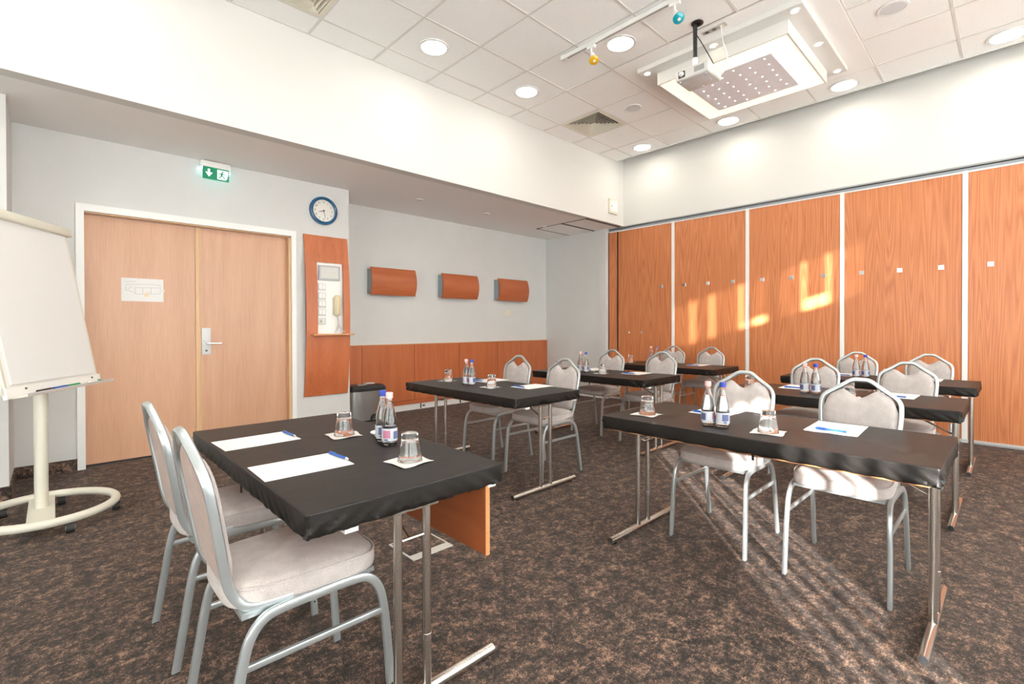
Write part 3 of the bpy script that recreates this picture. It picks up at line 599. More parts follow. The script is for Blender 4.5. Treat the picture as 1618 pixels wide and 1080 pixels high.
# ------------------------------------------------------------------ clock
t = thing('wall_clock', 'round wall clock with blue rim', 'clock', (2.243, DOOR_Y, 2.525))
MB().lathe([(0.125, 0.006), (0.126, 0.03), (0.138, 0.038), (0.155, 0.030), (0.162, 0.012), (0.160, 0.0)], 48, (0, 0, 0), 'Y').build('rim', 'clock_blue', t)
fc = MB().lathe([(0.0, 0.010), (0.128, 0.010)], 48, (0, 0, 0), 'Y').build('dial', 'clock_face', t)
for k in range(1, 13):
    a = PI / 2 - k * PI / 6
    text('numeral', str(k), 0.032, 'ink', (0.096 * math.cos(a), -0.0112, 0.096 * math.sin(a)), (PI / 2, 0, 0), fc)
tick = MB()
for k in range(60):
    a = k * PI / 30; r0 = 0.114 if k % 5 else 0.112
    c, s_ = math.cos(a), math.sin(a); q = 0.0006
    tick.add([(r0 * c - q * s_, -0.0108, r0 * s_ + q * c), (r0 * c + q * s_, -0.0108, r0 * s_ - q * c), (0.12 * c + q * s_, -0.0108, 0.12 * s_ - q * c), (0.12 * c - q * s_, -0.0108, 0.12 * s_ + q * c)], [(0, 1, 2, 3)])
tick.build('minute_track', 'ink', fc, 0)
for ang, ln, wd_, y in ((PI / 2 - (8 + 28 / 60) * PI / 6, 0.058, 0.009, -0.014), (PI / 2 - 28 * PI / 30, 0.088, 0.006, -0.016)):
    c, s_ = math.cos(ang), math.sin(ang); q = wd_ / 2
    MB().prism([(-0.015 * c - q * s_, -0.015 * s_ + q * c), (-0.015 * c + q * s_, -0.015 * s_ - q * c), (ln * c + q * 0.5 * s_, ln * s_ - q * 0.5 * c), (ln * c - q * 0.5 * s_, ln * s_ + q * 0.5 * c)], y, y - 0.0015, 'XZ').build('hand', 'ink', t, 0)
MB().lathe([(0.0, 0.020), (0.007, 0.018), (0.007, 0.010)], 12, (0, 0, 0), 'Y').build('hub', 'ink', t)

# ------------------------------------------------------------------ intercom panel
t = thing('intercom_panel', 'bowed cherry wall panel with white switch niche, handset and shelf', 'control panel', (2.265, DOOR_Y, 1.33))
def bow(z): return -0.022 - 0.075 * (1 - (z / 0.905) ** 2)
def bowed(x0, x1, z0, z1, n=16):
    b = MB(); k = n + 1
    zs = [z0 + (z1 - z0) * i / n for i in range(k)]
    vs = []
    for x in (x0, x1):
        vs += [(x, bow(z), z) for z in zs] + [(x, bow(z) + 0.02, z) for z in zs]
    fs = []
    for i in range(n):
        a, c = i, 2 * k + i
        fs += [(a, a + 1, c + 1, c), (k + a, k + c, k + c + 1, k + a + 1), (a, k + a, k + a + 1, a + 1), (c, c + 1, k + c + 1, k + c)]
    fs += [(0, 2 * k, 3 * k, k), (n, k + n, 3 * k + n, 2 * k + n)]
    return b.add(vs, fs)
MB().box(-0.225, 0.225, -0.024, 0, -0.88, 0.88).build('backing', 'cherry_panel', t, 0)
MB().box(-0.225, -0.205, -0.05, 0, -0.6, 0.6).build('side_rib', 'cherry_panel', t, 0)
MB().box(0.205, 0.225, -0.05, 0, -0.6, 0.6).build('side_rib', 'cherry_panel', t, 0)
for a in ((-0.25, 0.25, -0.905, -0.205), (-0.25, 0.25, 0.60, 0.905), (-0.25, -0.125, -0.205, 0.60), (0.175, 0.25, -0.205, 0.60)): bowed(*a).build('bowed_front', 'cherry_panel', t)
MB().rbox(-0.20, 0.275, -0.165, -0.03, -0.222, -0.205, 0.003, 1).build('shelf', 'cherry_edge', t)
MB().box(-0.14, 0.19, -0.046, -0.040, -0.205, 0.61).build('niche_back', 'white_plastic', t, 0)
scr = MB().rbox(-0.105, 0.145, -0.062, -0.045, 0.40, 0.57, 0.004, 1).build('display_frame', 'mid_grey', t)
MB().rbox(-0.085, 0.125, -0.065, -0.057, 0.42, 0.55, 0.002, 1).build('display', 'screen_grey', scr)
for i, z in enumerate((0.325, 0.225, 0.133, 0.04, -0.06)):
    b = MB().rbox(-0.112, -0.018, -0.060, -0.045, z - 0.04, z + 0.04, 0.006, 2).build('switch_plate', 'light_grey', t)
    if i < 4:
        for s_ in (-1, 1): MB().rbox(-0.065 + s_ * 0.019 - 0.017, -0.065 + s_ * 0.019 + 0.017, -0.065, -0.058, z - 0.026, z + 0.026, 0.002, 1).build('rocker', 'white_plastic', b)
    else: MB().lathe([(0.0, 0.080), (0.016, 0.078), (0.018, 0.058)], 16, (-0.065, 0, z), 'Y').build('dial', 'ivory_plastic', b)
hs = MB().rbox(0.065, 0.135, -0.108, -0.063, 0.0, 0.235, 0.020, 3).build('handset', 'cream_plastic', t)
MB().rbox(0.078, 0.122, -0.116, -0.103, 0.02, 0.215, 0.008, 2).build('handset_grip', 'cream_plastic', hs)
MB().rbox(0.06, 0.12, -0.066, -0.045, 0.02, 0.21, 0.008, 2).build('cradle', 'ivory_plastic', t)
pts = []
for i in range(161):
    u = i / 160; a = u * 20 * 2 * PI
    pts.append((0.10 + 0.015 * math.sin(u * 3) - 0.06 * max(0, u - 0.55) + 0.009 * math.cos(a), -0.085 + 0.009 * math.sin(a), 0.0 - 0.19 * u))
MB().tube(pts, 0.0028, 5).build('coiled_cord', 'light_grey', t)
pts = [(0.10 + 0.08 * u + 0.008 * math.cos(u * 60), -0.10 + 0.008 * math.sin(u * 60), -0.10 - 0.09 * u) for u in [i / 60 for i in range(61)]]
MB().tube(pts, 0.0028, 5).build('coiled_cord', 'light_grey', t)

# ================================================================== FLIP CHART
Dv = Vector((0.506, 0.863, 0)).normalized(); Nv = Vector((Dv.y, -Dv.x, 0))
FC = thing('flip_chart', 'cream flip chart easel on round castor base with blank white pad', 'flip chart', (-0.056, 4.20, 0))
MB().tube([(0.02 + 0.335 * math.cos(a * PI / 32), -0.05 + 0.33 * math.sin(a * PI / 32), 0.078) for a in range(64)], 0.025, 12, closed=True).build('base_ring', 'cream_metal', FC)
MB().rbox(-0.062, 0.062, -0.375, 0.275, 0.066, 0.080, 0.003, 1).build('base_plate', 'cream_metal', FC)
MB().tube([(0, 0, 0.078), (0, 0, 1.04)], 0.033, 20).build('post', 'cream_metal', FC)
for a in (-1.25, -0.15, 1.35, 2.2, 3.7):
    x, y = 0.02 + 0.335 * math.cos(a), -0.05 + 0.33 * math.sin(a)
    c = MB().tube([(x, y, 0.07), (x, y, 0.045)], 0.009, 8).tube([(x - 0.02, y, 0.027), (x + 0.02, y, 0.027)], 0.027, 16).build('castor', 'rubber', FC)
    MB().tube([(x - 0.0215, y, 0.027), (x + 0.0215, y, 0.027)], 0.012, 12).build('castor_hub', 'mid_grey', c)
# board frame: local s along Dv, t up the leaning face, n outwards
lean = math.atan2(0.196, 1.071)
up = (Vector((0, 0, 1)) * math.cos(lean) - Nv * math.sin(lean)); out = Dv.cross(up) if Dv.cross(up).dot(Nv) > 0 else up.cross(Dv)
Mb = Matrix((( Dv.x, up.x, out.x, 0), (Dv.y, up.y, out.y, 0), (Dv.z, up.z, out.z, 0), (0, 0, 0, 1)))
Mb = Matrix.Translation(Nv * 0.06 + Vector((0, 0, 0.822))) @ Mb      # relative to the easel's origin
MB().rbox(-0.36, 0.475, 0.0, 1.07, -0.012, 0.0, 0.004, 1).xf(Mb).build('board', 'white_plastic', FC)
for s_ in (-0.358, 0.462): MB().rbox(s_ - 0.012, s_ + 0.014, 0.0, 1.07, -0.022, 0.004, 0.005, 1).xf(Mb).build('side_frame', 'cream_metal', FC)
MB().rbox(-0.375, 0.49, 1.035, 1.095, -0.025, 0.035, 0.012, 3).xf(Mb).build('clamp_bar', 'cream_metal', FC)
MB().rbox(-0.325, 0.44, 0.055, 1.05, 0.001, 0.012, 0.001, 1).xf(Mb).build('paper_pad', 'paper', FC)
MB().rbox(-0.37, 0.50, -0.022, 0.045, -0.014, 0.006, 0.003, 1).xf(Mb).build('lower_rail', 'white_plastic', FC)
MB().rbox(-0.33, 0.52, -0.025, -0.015, 0.0, 0.075, 0.002, 1).xf(Mb).build('pen_tray', 'cream_metal', FC)
MB().rbox(-0.33, 0.52, -0.022, -0.006, 0.070, 0.076, 0.002, 1).xf(Mb).build('pen_tray_lip', 'aluminium', FC)
for s_ in (-0.22, 0.40): MB().lathe([(0, 0.012), (0.006, 0.011), (0.007, 0.004)], 10).xf(Mb @ Matrix.Translation((s_, 0.025, 0))).build('screw', 'dark_grey', FC)
base = Matrix.Translation(FC.location)
for s0, mt, l in ((-0.13, 'black_plastic', 'black marker pen on the flip chart tray'), (0.01, 'blue_marker', 'blue marker pen on the flip chart tray'), (0.13, 'green_marker', 'green marker pen in the middle of the flip chart tray'), (0.36, 'green_marker', 'green marker pen at the right end of the flip chart tray')):
    M = base @ Mb @ Matrix.Translation((s0, -0.0045, 0.04)) @ Matrix.Rotation(PI / 2, 4, 'Y')
    c0 = M.translation
    t = thing('marker_pen', l, 'marker', c0, group='markers on the flip chart tray')
    R3 = M.to_3x3().to_4x4()
    MB().lathe([(0, -0.06), (0.009, -0.06), (0.0095, 0.02), (0.008, 0.022)], 12).xf(R3).build('barrel', 'white_plastic' if mt == 'green_marker' and s0 > 0.3 else mt, t)
    MB().lathe([(0.0098, 0.02), (0.0098, 0.06), (0.008, 0.065), (0, 0.065)], 12).xf(R3).build('cap', mt, t)

# ================================================================== TABLES
ZTOP = 0.708; LX, LY = 0.35, 0.705
def cover_mesh():
    rnd = random.Random(3)
    per = []
    r = 0.013; seg = 5
    def corner(cx, cy, a0): return [(cx + r * math.cos(a0 + PI / 2 * i / seg), cy + r * math.sin(a0 + PI / 2 * i / seg), math.cos(a0 + PI / 2 * i / seg), math.sin(a0 + PI / 2 * i / seg)) for i in range(seg + 1)]
    def edge(p, q, n):
        nx, ny = (q[1] - p[1]), -(q[0] - p[0]); l = math.hypot(nx, ny)
        return [(p[0] + (q[0] - p[0]) * i / n, p[1] + (q[1] - p[1]) * i / n, nx / l, ny / l) for i in range(1, n)]
    hx, hy = LX, LY
    c1, c2, c3, c4 = corner(hx - r, hy - r, 0), corner(-hx + r, hy - r, PI / 2), corner(-hx + r, -hy + r, PI), corner(hx - r, -hy + r, 1.5 * PI)
    per = c1 + edge(c1[-1], c2[0], 60) + c2 + edge(c2[-1], c3[0], 110) + c3 + edge(c3[-1], c4[0], 60) + c4 + edge(c4[-1], c1[0], 110)
    n = len(per)
    ph = [rnd.uniform(0, 6.28) for _ in range(6)]
    loops = []
    prof = [(-0.010, 0.0, 0), (-0.0028, 0.0, 0), (-0.0008, -0.0006, 0), (0.0, -0.0028, 0.0), (0.0, -0.007, 0.05), (0.0005, -0.017, 0.18), (0.001, -0.029, 0.45), (0.001, -0.040, 0.8), (0.0005, -0.051, 1.0), (0.0, -0.062, 1.0), (-0.004, -0.068, 0.7), (-0.012, -0.070, 0.2)]
    vs = []
    for (off, dz, wv) in prof:
        for i, (x, y, nx, ny) in enumerate(per):
            dc = min(abs(abs(x) - hx) + abs(abs(y) - hy), 1.0)                # distance to nearest corner
            amp = 0.0022 + 0.0065 * math.exp(-dc / 0.15)
            s_ = (x + y * 1.7) ; sl = dz * 2.2 * (1 if (x * y) > 0 else -1)
            wob = math.sin((x - y) * 175 + sl * 120 + ph[0]) * 0.6 + math.sin((x + y) * 93 + ph[1] - sl * 60) * 0.5 + 0.4 * math.sin(x * 37 + y * 31 + ph[2])
            d = off + wv * amp * wob
            vs.append((x + nx * d, y + ny * d, ZTOP + dz + (0.0015 * math.sin((x - y) * 55 + ph[3]) * (1 if dz < -0.055 else 0))))
    fs = []
    for L in range(len(prof) - 1):
        for i in range(n):
            j = (i + 1) % n; fs.append((L * n + i, (L + 1) * n + i, (L + 1) * n + j, L * n + j))
    b = MB(); b.add(vs, fs)
    # top: inner grid reached by a bridging fan (flat)
    b.add([vs[i] for i in range(n)], [tuple(range(n))])
    return b
def make_table(label, loc):
    t = thing('folding_table', label, 'table', loc, 0, 'folding meeting tables')
    MB().rbox(-LX + 0.010, LX - 0.010, -LY + 0.030, LY - 0.030, ZTOP - 0.0735, ZTOP - 0.006, 0.003, 1).build('tabletop', 'cherry_edge', t)
    cover_mesh().build('stretch_cover', 'black_cloth', t, 50)
    for e in (-1, 1):
        y = e * (LY - 0.048)
        for x in (-0.053, 0.053): MB().tube([(x, y, 0.03), (x, y, ZTOP - 0.07)], 0.0145, 14).build('leg', 'steel', t)
        f = MB().tube([(-0.335, y, 0.022), (0.335, y, 0.022)], 0.0185, 14).build('foot_tube', 'steel', t)
        for s_ in (-1, 1): MB().lathe([(0.0, 0.0), (0.0155, 0.0), (0.0155, 0.004), (0, 0.004)], 14, (0, 0, 0), 'X').build('end_plug', 'black_plastic', f, loc=(s_ * 0.334 + (0.002 if s_ > 0 else 0.002), y, 0.022))
        for s_ in (-1, 1): MB().lathe([(0, 0), (0.012, 0), (0.012, 0.006), (0, 0.006)], 10, (s_ * 0.29, y, 0)).build('glide', 'black_plastic', f)
        MB().rbox(-0.09, 0.09, y - 0.018, y + 0.018, ZTOP - 0.086, ZTOP - 0.070, 0.002, 1).build('leg_bracket', 'steel', t)
        MB().tube([(-0.053, y, 0.53), (0.053, y, 0.53)], 0.006, 8).build('cross_rod', 'steel', t)
        MB().tube(smooth([(0.0, y, 0.53), (0.0, y - e * 0.02, 0.52), (0.0, y - e * 0.10, 0.56), (0.0, y - e * 0.24, ZTOP - 0.074)], 5), 0.0055, 8).build('brace', 'steel', t)
        MB().tube([(0.053, y, 0.185), (0.053, y, 0.205)], 0.0165, 12).build('joint_collar', 'chrome', t)
    MB().box(LX - 0.055, LX - 0.02, -LY + 0.02, -LY + 0.07, ZTOP - 0.082, ZTOP - 0.071).build('corner_clip', 'white_plastic', t, 0)
    MB().box(-LX + 0.11, -LX + 0.15, -LY + 0.012, -LY + 0.05, ZTOP - 0.085, ZTOP - 0.071).build('corner_clip', 'white_plastic', t, 0)
    MB().box(-LX + 0.002, -LX + 0.006, -0.095, -0.085, ZTOP - 0.092, ZTOP - 0.06).build('cover_tag', 'black_cloth', t, 0)
    return t
TB = {'T1': (0.825, 1.98), 'T2': (2.615, 3.04), 'T3': (4.235, 3.035), 'T4': (5.72, 3.035), 'T5': (2.545, 0.875), 'T6': (4.10, 0.91), 'T7': (5.575, 0.905)}
TL = {'T1': 'black covered folding table nearest the camera with cherry panel hanging below', 'T2': 'black covered folding table in front of the cherry wainscot and waste bin',
      'T3': 'black covered folding table third in the left column', 'T4': 'black covered folding table of the left column against the partition',
      'T5': 'large black covered folding table at front right, streaked by sunlight', 'T6': 'black covered folding table second in the right column', 'T7': 'black covered folding table of the right column against the partition'}
t1 = make_table(TL['T1'], (*TB['T1'], 0))
tables = {'T1': t1}
for k in ('T2', 'T3', 'T4', 'T5', 'T6', 'T7'): tables[k] = dup(t1, (*TB[k], 0), 0, TL[k])
MB().rbox(0.285, 0.303, -0.68, 0.68, 0.385, ZTOP - 0.071, 0.002, 1).build('modesty_panel', 'shaded_table_wood', t1)
MB().rbox(0.2848, 0.3032, -0.6835, -0.680, 0.385, ZTOP - 0.071, 0.0008, 1).build('panel_edge', 'cherry_edge', t1)

# ================================================================== CHAIRS
prof_tube = rrect(0.026, 0.019, 0.005, 2)
def bx_(z): return -0.208 - (z - 0.47) * 0.17 - 0.012 * max(0, (z - 0.75) / 0.18) ** 2
def back_pad(front):
    nu, nv = 22, 20; b = MB(); vs = []; fs = []
    def hump(q):
        if q < 0.5: k = q / 0.5; return 0.822 + 0.042 * k * k * (3 - 2 * k)
        return 0.864 - 0.029 * (q - 0.5) / 0.3 - 0.055 * (max(0, q - 0.78) / 0.22) ** 2
    def pt(u, v, sgn):
        q = abs(u); z1 = hump(q); z0 = 0.488 + 0.03 * q ** 4
        z = z0 + (z1 - z0) * (v + 1) / 2
        hw = 0.136 + 0.026 * min(1, max(0, (z - 0.48) / 0.26)) ** 0.8
        y = u * hw
        e = max(0, (1 - abs(u) ** 5) * (1 - abs(v) ** 6)) ** 0.5
        th = (0.030 if sgn > 0 else 0.012) * e
        return (bx_(z) + 0.003 + sgn * th, y, z)
    for sgn in (1, -1):
        o = len(vs)
        for i in range(nu + 1):
            for j in range(nv + 1): vs.append(pt(-1 + 2 * i / nu, -1 + 2 * j / nv, sgn))
        for i in range(nu):
            for j in range(nv):
                a = o + i * (nv + 1) + j; f = (a, a + nv + 1, a + nv + 2, a + 1); fs.append(f if sgn > 0 else f[::-1])
    b.add(vs, fs, 0)
    b.mi = [0] * (nu * nv) + [1] * (nu * nv)
    return b
def seat_shape():
    n = 56; b = MB(); vs = []
    def outl(sc, inset):
        o = []
        for i in range(n):
            a = 2 * PI * i / n; c, s_ = math.cos(a), math.sin(a)
            e = 2 / 4.6
            x = math.copysign(abs(c) ** e, c); y = math.copysign(abs(s_) ** e, s_)
            hw = 0.186 + 0.014 * x + 0.004 * (1 - x * x)
            o.append(((0.218 - inset) * x + 0.002, (hw - inset) * y))
        return o
    prof = [(0.05, 0.438), (0.010, 0.437), (0.002, 0.442), (0.0, 0.452), (0.0, 0.480), (0.004, 0.492), (0.012, 0.500), (0.03, 0.506), (0.07, 0.512), (0.12, 0.516), (0.17, 0.518)]
    for ins, z in prof:
        vs += [(x, y, z - (0.006 if x > 0.1 and z > 0.49 else 0) * max(0, (x - 0.1) / 0.11)) for x, y in outl(1, ins)]
    fs = []
    for L in range(len(prof) - 1):
        for i in range(n): j = (i + 1) % n; fs.append((L * n + i, L * n + j, (L + 1) * n + j, (L + 1) * n + i))
    fs += [tuple(range(n))[::-1], tuple((len(prof) - 1) * n + i for i in range(n))]
    return b.add(vs, fs), outl(1, 0.002)
def make_chair(label, loc, rz):
    t = thing('banquet_chair', label, 'chair', loc, rz, 'banquet chairs at the tables')
    sb, ol = seat_shape()
    st = sb.build('seat', 'chair_fabric', t, 60)
    MB().tube([(x, y, 0.4945 - (0.006 * max(0, (x - 0.1) / 0.11))) for x, y in ol], 0.003, 6, closed=True).build('piping', 'chair_fabric', st)
    bk = back_pad(True).build('backrest', ['chair_fabric', 'chair_back_fabric'], t, 60)
    MB().box(-0.19, 0.19, -0.178, 0.178, 0.425, 0.438).build('seat_board', 'silver_frame', t, 0)
    for s_ in (-1, 1):
        rear = smooth([(-0.245, s_ * 0.202, 0.0), (-0.218, s_ * 0.200, 0.17), (-0.193, s_ * 0.198, 0.32), (-0.172, s_ * 0.196, 0.385), (-0.135, s_ * 0.193, 0.421), (-0.08, s_ * 0.192, 0.430), (0.0, s_ * 0.192, 0.431)], 5)
        front = smooth([(0.237, s_ * 0.204, 0.0), (0.225, s_ * 0.202, 0.17), (0.212, s_ * 0.199, 0.31), (0.195, s_ * 0.196, 0.380), (0.160, s_ * 0.193, 0.421), (0.10, s_ * 0.192, 0.431), (0.0, s_ * 0.192, 0.431)], 5)
        l1 = MB().sweep(rear, prof_tube, up=(1, 0, 0)).build('leg', 'silver_frame', t)
        l2 = MB().sweep(front, prof_tube, up=(1, 0, 0)).build('leg', 'silver_frame', t)
        MB().box(-0.256, -0.234, s_ * 0.202 - 0.010, s_ * 0.202 + 0.010, 0, 0.004).build('glide', 'rubber', l1, 0)
        MB().box(0.226, 0.248, s_ * 0.204 - 0.010, s_ * 0.204 + 0.010, 0, 0.004).build('glide', 'rubber', l2, 0)
        MB().lathe([(0, 0.0105), (0.004, 0.0105), (0.0045, 0.008)], 8, (0.233, s_ * 0.203, 0.06), 'Y').build('plug', 'rubber', l2)
        MB().lathe([(0, 0.0115), (0.004, 0.0115), (0.0045, 0.008)], 8, (-0.236, s_ * 0.2015, 0.06), 'X').build('plug', 'rubber', l1)
        MB().sweep([(-0.196, s_ * 0.197, 0.305), (0.213, s_ * 0.199, 0.305)], rrect(0.019, 0.014, 0.004, 2)).build('stretcher', 'silver_frame', t)
    pth = []
    for (y, z) in ((0.152, 0.53), (0.162, 0.62), (0.171, 0.72), (0.1725, 0.775), (0.168, 0.806), (0.152, 0.831), (0.112, 0.860), (0.072, 0.888), (0.050, 0.904), (0.028, 0.913)): pth.append((bx_(z), y, z))
    low = [(-0.06, 0.176, 0.445), (-0.12, 0.170, 0.444), (-0.170, 0.160, 0.450), (-0.200, 0.150, 0.480)]
    half = low + pth
    full = half + [(bx_(0.914), 0.0, 0.914)] + [(x, -y, z) for x, y, z in reversed(half)]
    MB().sweep(smooth(full, 5), rrect(0.021, 0.025, 0.006, 2), up=(0, 1, 0)).build('back_frame', 'silver_frame', t)
    return t
CH = [('T1', 0.545, 1.585, 0, 'grey banquet chair nearest the camera, sunlit seat, at the front left table'),
      ('T1', 0.545, 2.217, 0, 'grey banquet chair at the front left table, nearer the door'),
      ('T2', 2.975, 3.31, PI, 'grey banquet chair against the wainscot, behind the wainscot-side table'), ('T2', 2.935, 2.70, PI, 'grey banquet chair at the right end of the wainscot-side table'),
      ('T3', 4.57, 3.33, PI, 'grey banquet chair at left end of the third left-column table'), ('T3', 4.53, 2.655, PI, 'grey banquet chair at right end of the third left-column table'),
      ('T4', 6.06, 3.33, PI, 'far grey banquet chair by the partition, behind two capped bottles'), ('T4', 6.05, 2.78, PI, 'far grey banquet chair by the partition, right end of left column'),
      ('T5', 2.80, 1.154, PI, 'grey banquet chair behind bottles at the front right table'), ('T5', 2.795, 0.562, PI, 'grey banquet chair behind sunlit right end of the front right table'),
      ('T6', 4.45, 1.175, PI, 'grey banquet chair behind bottles at the second right table'), ('T6', 4.45, 0.567, PI, 'grey banquet chair at the right end of the second right table'),
      ('T7', 5.93, 1.155, PI, 'grey banquet chair by the partition behind bottles, right column'), ('T7', 5.93, 0.581, PI, 'rightmost grey banquet chair close to the partition')]
ch0 = None
for (tb, x, y, rz, l) in CH:
    rz += random.uniform(-0.02, 0.02)
    if ch0 is None: ch0 = make_chair(l, (x, y, 0), rz)
    else: dup(ch0, (x, y, 0), rz, l)

# ================================================================== THINGS ON THE TABLES
ZI = ZTOP + 0.0006
DS = {'T1': 'the nearest left table', 'T2': 'the wainscot-side table', 'T3': 'the third left-column table', 'T4': 'the left-column table by the partition', 'T5': 'the front right table', 'T6': 'the second right table', 'T7': 'the right-column table by the partition'}
def make_sheet(l, loc, rz):
    o = MB().box(-0.148, 0.148, -0.105, 0.105, 0, 0.0012).build('paper_sheet', 'paper', None, 0, loc, (0, 0, rz)); return tag(o, l, 'paper', 'blank note sheets')
def make_pen(l, loc, rz):
    t = thing('ballpoint_pen', l, 'pen', loc, rz, 'blue ballpoint pens')
    MB().tube([(0, -0.062, 0.006), (0, 0.045, 0.006)], 0.0052, 8).build('barrel', 'blue_pen', t)
    MB().sweep([(0, -0.062, 0.006), (0, -0.078, 0.006)], circ(0.005, 8), scales=[1, 0.3]).build('tip', 'light_grey', t)
    MB().tube([(0, 0.045, 0.006), (0, 0.062, 0.006)], 0.0055, 8).build('button_end', 'blue_pen', t)
    MB().box(-0.0015, 0.0015, 0.015, 0.058, 0.0115, 0.0132).build('clip', 'blue_pen', t, 0)
    return t
def make_napkin(l, loc, rz):
    n = 8; vs = []; fs = []
    for i in range(n + 1):
        for j in range(n + 1):
            x, y = -0.065 + 0.13 * i / n, -0.065 + 0.13 * j / n
            rr_ = max(0, math.hypot(x, y) - 0.048)
            vs.append((x + 0.003 * math.sin(y * 60), y + 0.003 * math.sin(x * 50), 0.0016 + rr_ * 0.09 * (1 + math.sin(4 * math.atan2(y, x) + 1))))
    for i in range(n):
        for j in range(n): a = i * (n + 1) + j; fs.append((a, a + n + 1, a + n + 2, a + 1))
    b = MB(); b.add(vs, fs); b.add([(x, y, z - 0.0014) for x, y, z in vs], [f[::-1] for f in fs])
    k = [i * (n + 1) for i in range(n + 1)]
    o = b.build('paper_napkin', 'napkin', None, 40, loc, (0, 0, rz)); return tag(o, l, 'napkin', 'white paper napkins')
def make_glass(l, loc, rz):
    o = MB().lathe([(0.0445, 0.0), (0.0455, 0.002), (0.040, 0.030), (0.0335, 0.064), (0.0305, 0.080), (0.0298, 0.098), (0.0285, 0.1015), (0.022, 0.1025), (0.0, 0.1025)], 32).lathe([(0.0445, 0.0), (0.0435, 0.002), (0.0380, 0.030), (0.0310, 0.066), (0.0285, 0.074), (0.020, 0.076), (0.0, 0.0765)], 32).build('drinking_glass', 'clear_glass', None, 40, loc, (0, 0, rz))
    return tag(o, l, 'glass', 'upturned drinking glasses')
def make_bottle(l, loc, rz, cap, lab):
    t = thing('water_bottle', l, 'bottle', loc, rz, 'water bottles')
    outer = [(0.0, 0.004), (0.020, 0.0), (0.028, 0.001), (0.0315, 0.006), (0.0318, 0.080), (0.0305, 0.100), (0.0255, 0.128), (0.0175, 0.158), (0.0135, 0.176), (0.0128, 0.194), (0.0140, 0.196), (0.0140, 0.200), (0.0125, 0.201)]
    inner = [(0.0105, 0.201), (0.0105, 0.176), (0.0150, 0.157), (0.0228, 0.128), (0.0280, 0.100), (0.0293, 0.080), (0.0293, 0.010), (0.020, 0.005), (0.0, 0.007)]
    g = MB().lathe(outer + inner, 28).build('bottle_glass', 'clear_glass', t, 40)
    MB().lathe([(0.0, 0.0078), (0.0195, 0.0058), (0.0288, 0.0105), (0.0288, 0.080), (0.0276, 0.099), (0.0224, 0.127), (0.0160, 0.150), (0.0, 0.150)], 24).build('water', 'water', t, 40)
    lb = MB().lathe([(0.0322, 0.018), (0.0324, 0.020), (0.0324, 0.068), (0.0322, 0.070)], 28)
    lo = lb.build('label', 'label_print', t, 40)
    for (a0, a1, z0, z1, mt) in ((-0.9, 0.1, 0.030, 0.062, lab), (0.5, 1.3, 0.026, 0.058, 'label_blue'), (2.2, 3.1, 0.030, 0.062, lab), (3.5, 4.4, 0.026, 0.06, 'label_blue'), (-0.7, -0.2, 0.020, 0.027, 'label_blue'), (1.5, 2.0, 0.03, 0.064, 'label_blue')):
        n = 8; b = MB(); vs = []
        for i in range(n + 1):
            a = a0 + (a1 - a0) * i / n; vs += [(0.0327 * math.cos(a), 0.0327 * math.sin(a), z0), (0.0327 * math.cos(a), 0.0327 * math.sin(a), z1)]
        b.add(vs, [(2 * i, 2 * i + 2, 2 * i + 3, 2 * i + 1) for i in range(n)]).build('label_print', mt, lo)
    MB().lathe([(0.0, 0.217), (0.0135, 0.217), (0.0150, 0.215), (0.0152, 0.197), (0.0145, 0.193), (0.0130, 0.193)], 24).build('cap', cap, t)
    return t
protos = {}
def place(kind, maker, label, loc, rz, *extra):
    key = (kind,) + extra
    if key not in protos: protos[key] = maker(label, loc, rz, *extra)
    else: dup(protos[key], loc, rz, label)
J = lambda a: random.uniform(-a, a)
def setting(T, sheets, glasses, pink, blue, flip=1):
    d = DS[T]
    for i, (x, y, px, py, pr) in enumerate(sheets):
        side = ('left' if i == 0 else 'right')
        place('sheet', make_sheet, 'blank white note sheet, %s one on %s' % (side, d), (x, y, ZI), J(0.04))
        place('pen', make_pen, 'blue ballpoint pen on the %s note sheet of %s' % (side, d), (px, py, ZI + 0.0013), pr)
    for i, (x, y) in enumerate(glasses):
        side = ('left' if i == 0 else 'right')
        place('napkin', make_napkin, 'white paper napkin under the %s glass on %s' % (side, d), (x, y, ZI), 0.05 + J(0.25))
        place('glass', make_glass, 'upturned drinking glass, %s one on %s' % (side, d), (x + J(0.008), y + J(0.008), ZI + 0.0026), 0)
    place('bottle', make_bottle, 'water bottle with pink cap on %s' % d, (*pink, ZI), J(0.5) - 1.6, 'pink_cap', 'label_pink')
    place('bottle', make_bottle, 'water bottle with blue cap on %s' % d, (*blue, ZI), J(0.5) - 1.6, 'blue_cap', 'label_blue')
setting('T1', [(0.637, 2.27, 0.776, 2.285, 0.04), (0.635, 1.745, 0.776, 1.765, 0.08)], [(0.955, 2.105), (0.938, 1.527)], (1.022, 1.815), (1.035, 1.895))
setting('T2', [(2.905, 3.33, 2.78, 3.36, 0.05), (2.852, 2.74, 2.735, 2.775, -0.05)], [(2.588, 3.55), (2.565, 2.93)], (2.545, 3.225), (2.552, 3.160))
setting('T3', [(4.50, 3.34, 4.38, 3.36, 0.1), (4.43, 2.735, 4.31, 2.76, 0.1)], [(4.145, 3.56), (4.142, 2.975)], (4.185, 3.29), (4.155, 3.19))
setting('T4', [(5.95, 3.30, 5.85, 3.32, 0), (5.93, 2.77, 5.82, 2.79, 0.05)], [(5.70, 3.62), (5.65, 2.98)], (5.99, 3.48), (5.97, 3.38))
setting('T5', [(2.775, 1.18, 2.645, 1.215, -0.25), (2.72, 0.59, 2.62, 0.59, 0.0)], [(2.392, 1.415), (2.39, 0.785)], (2.372, 1.06), (2.378, 0.99))
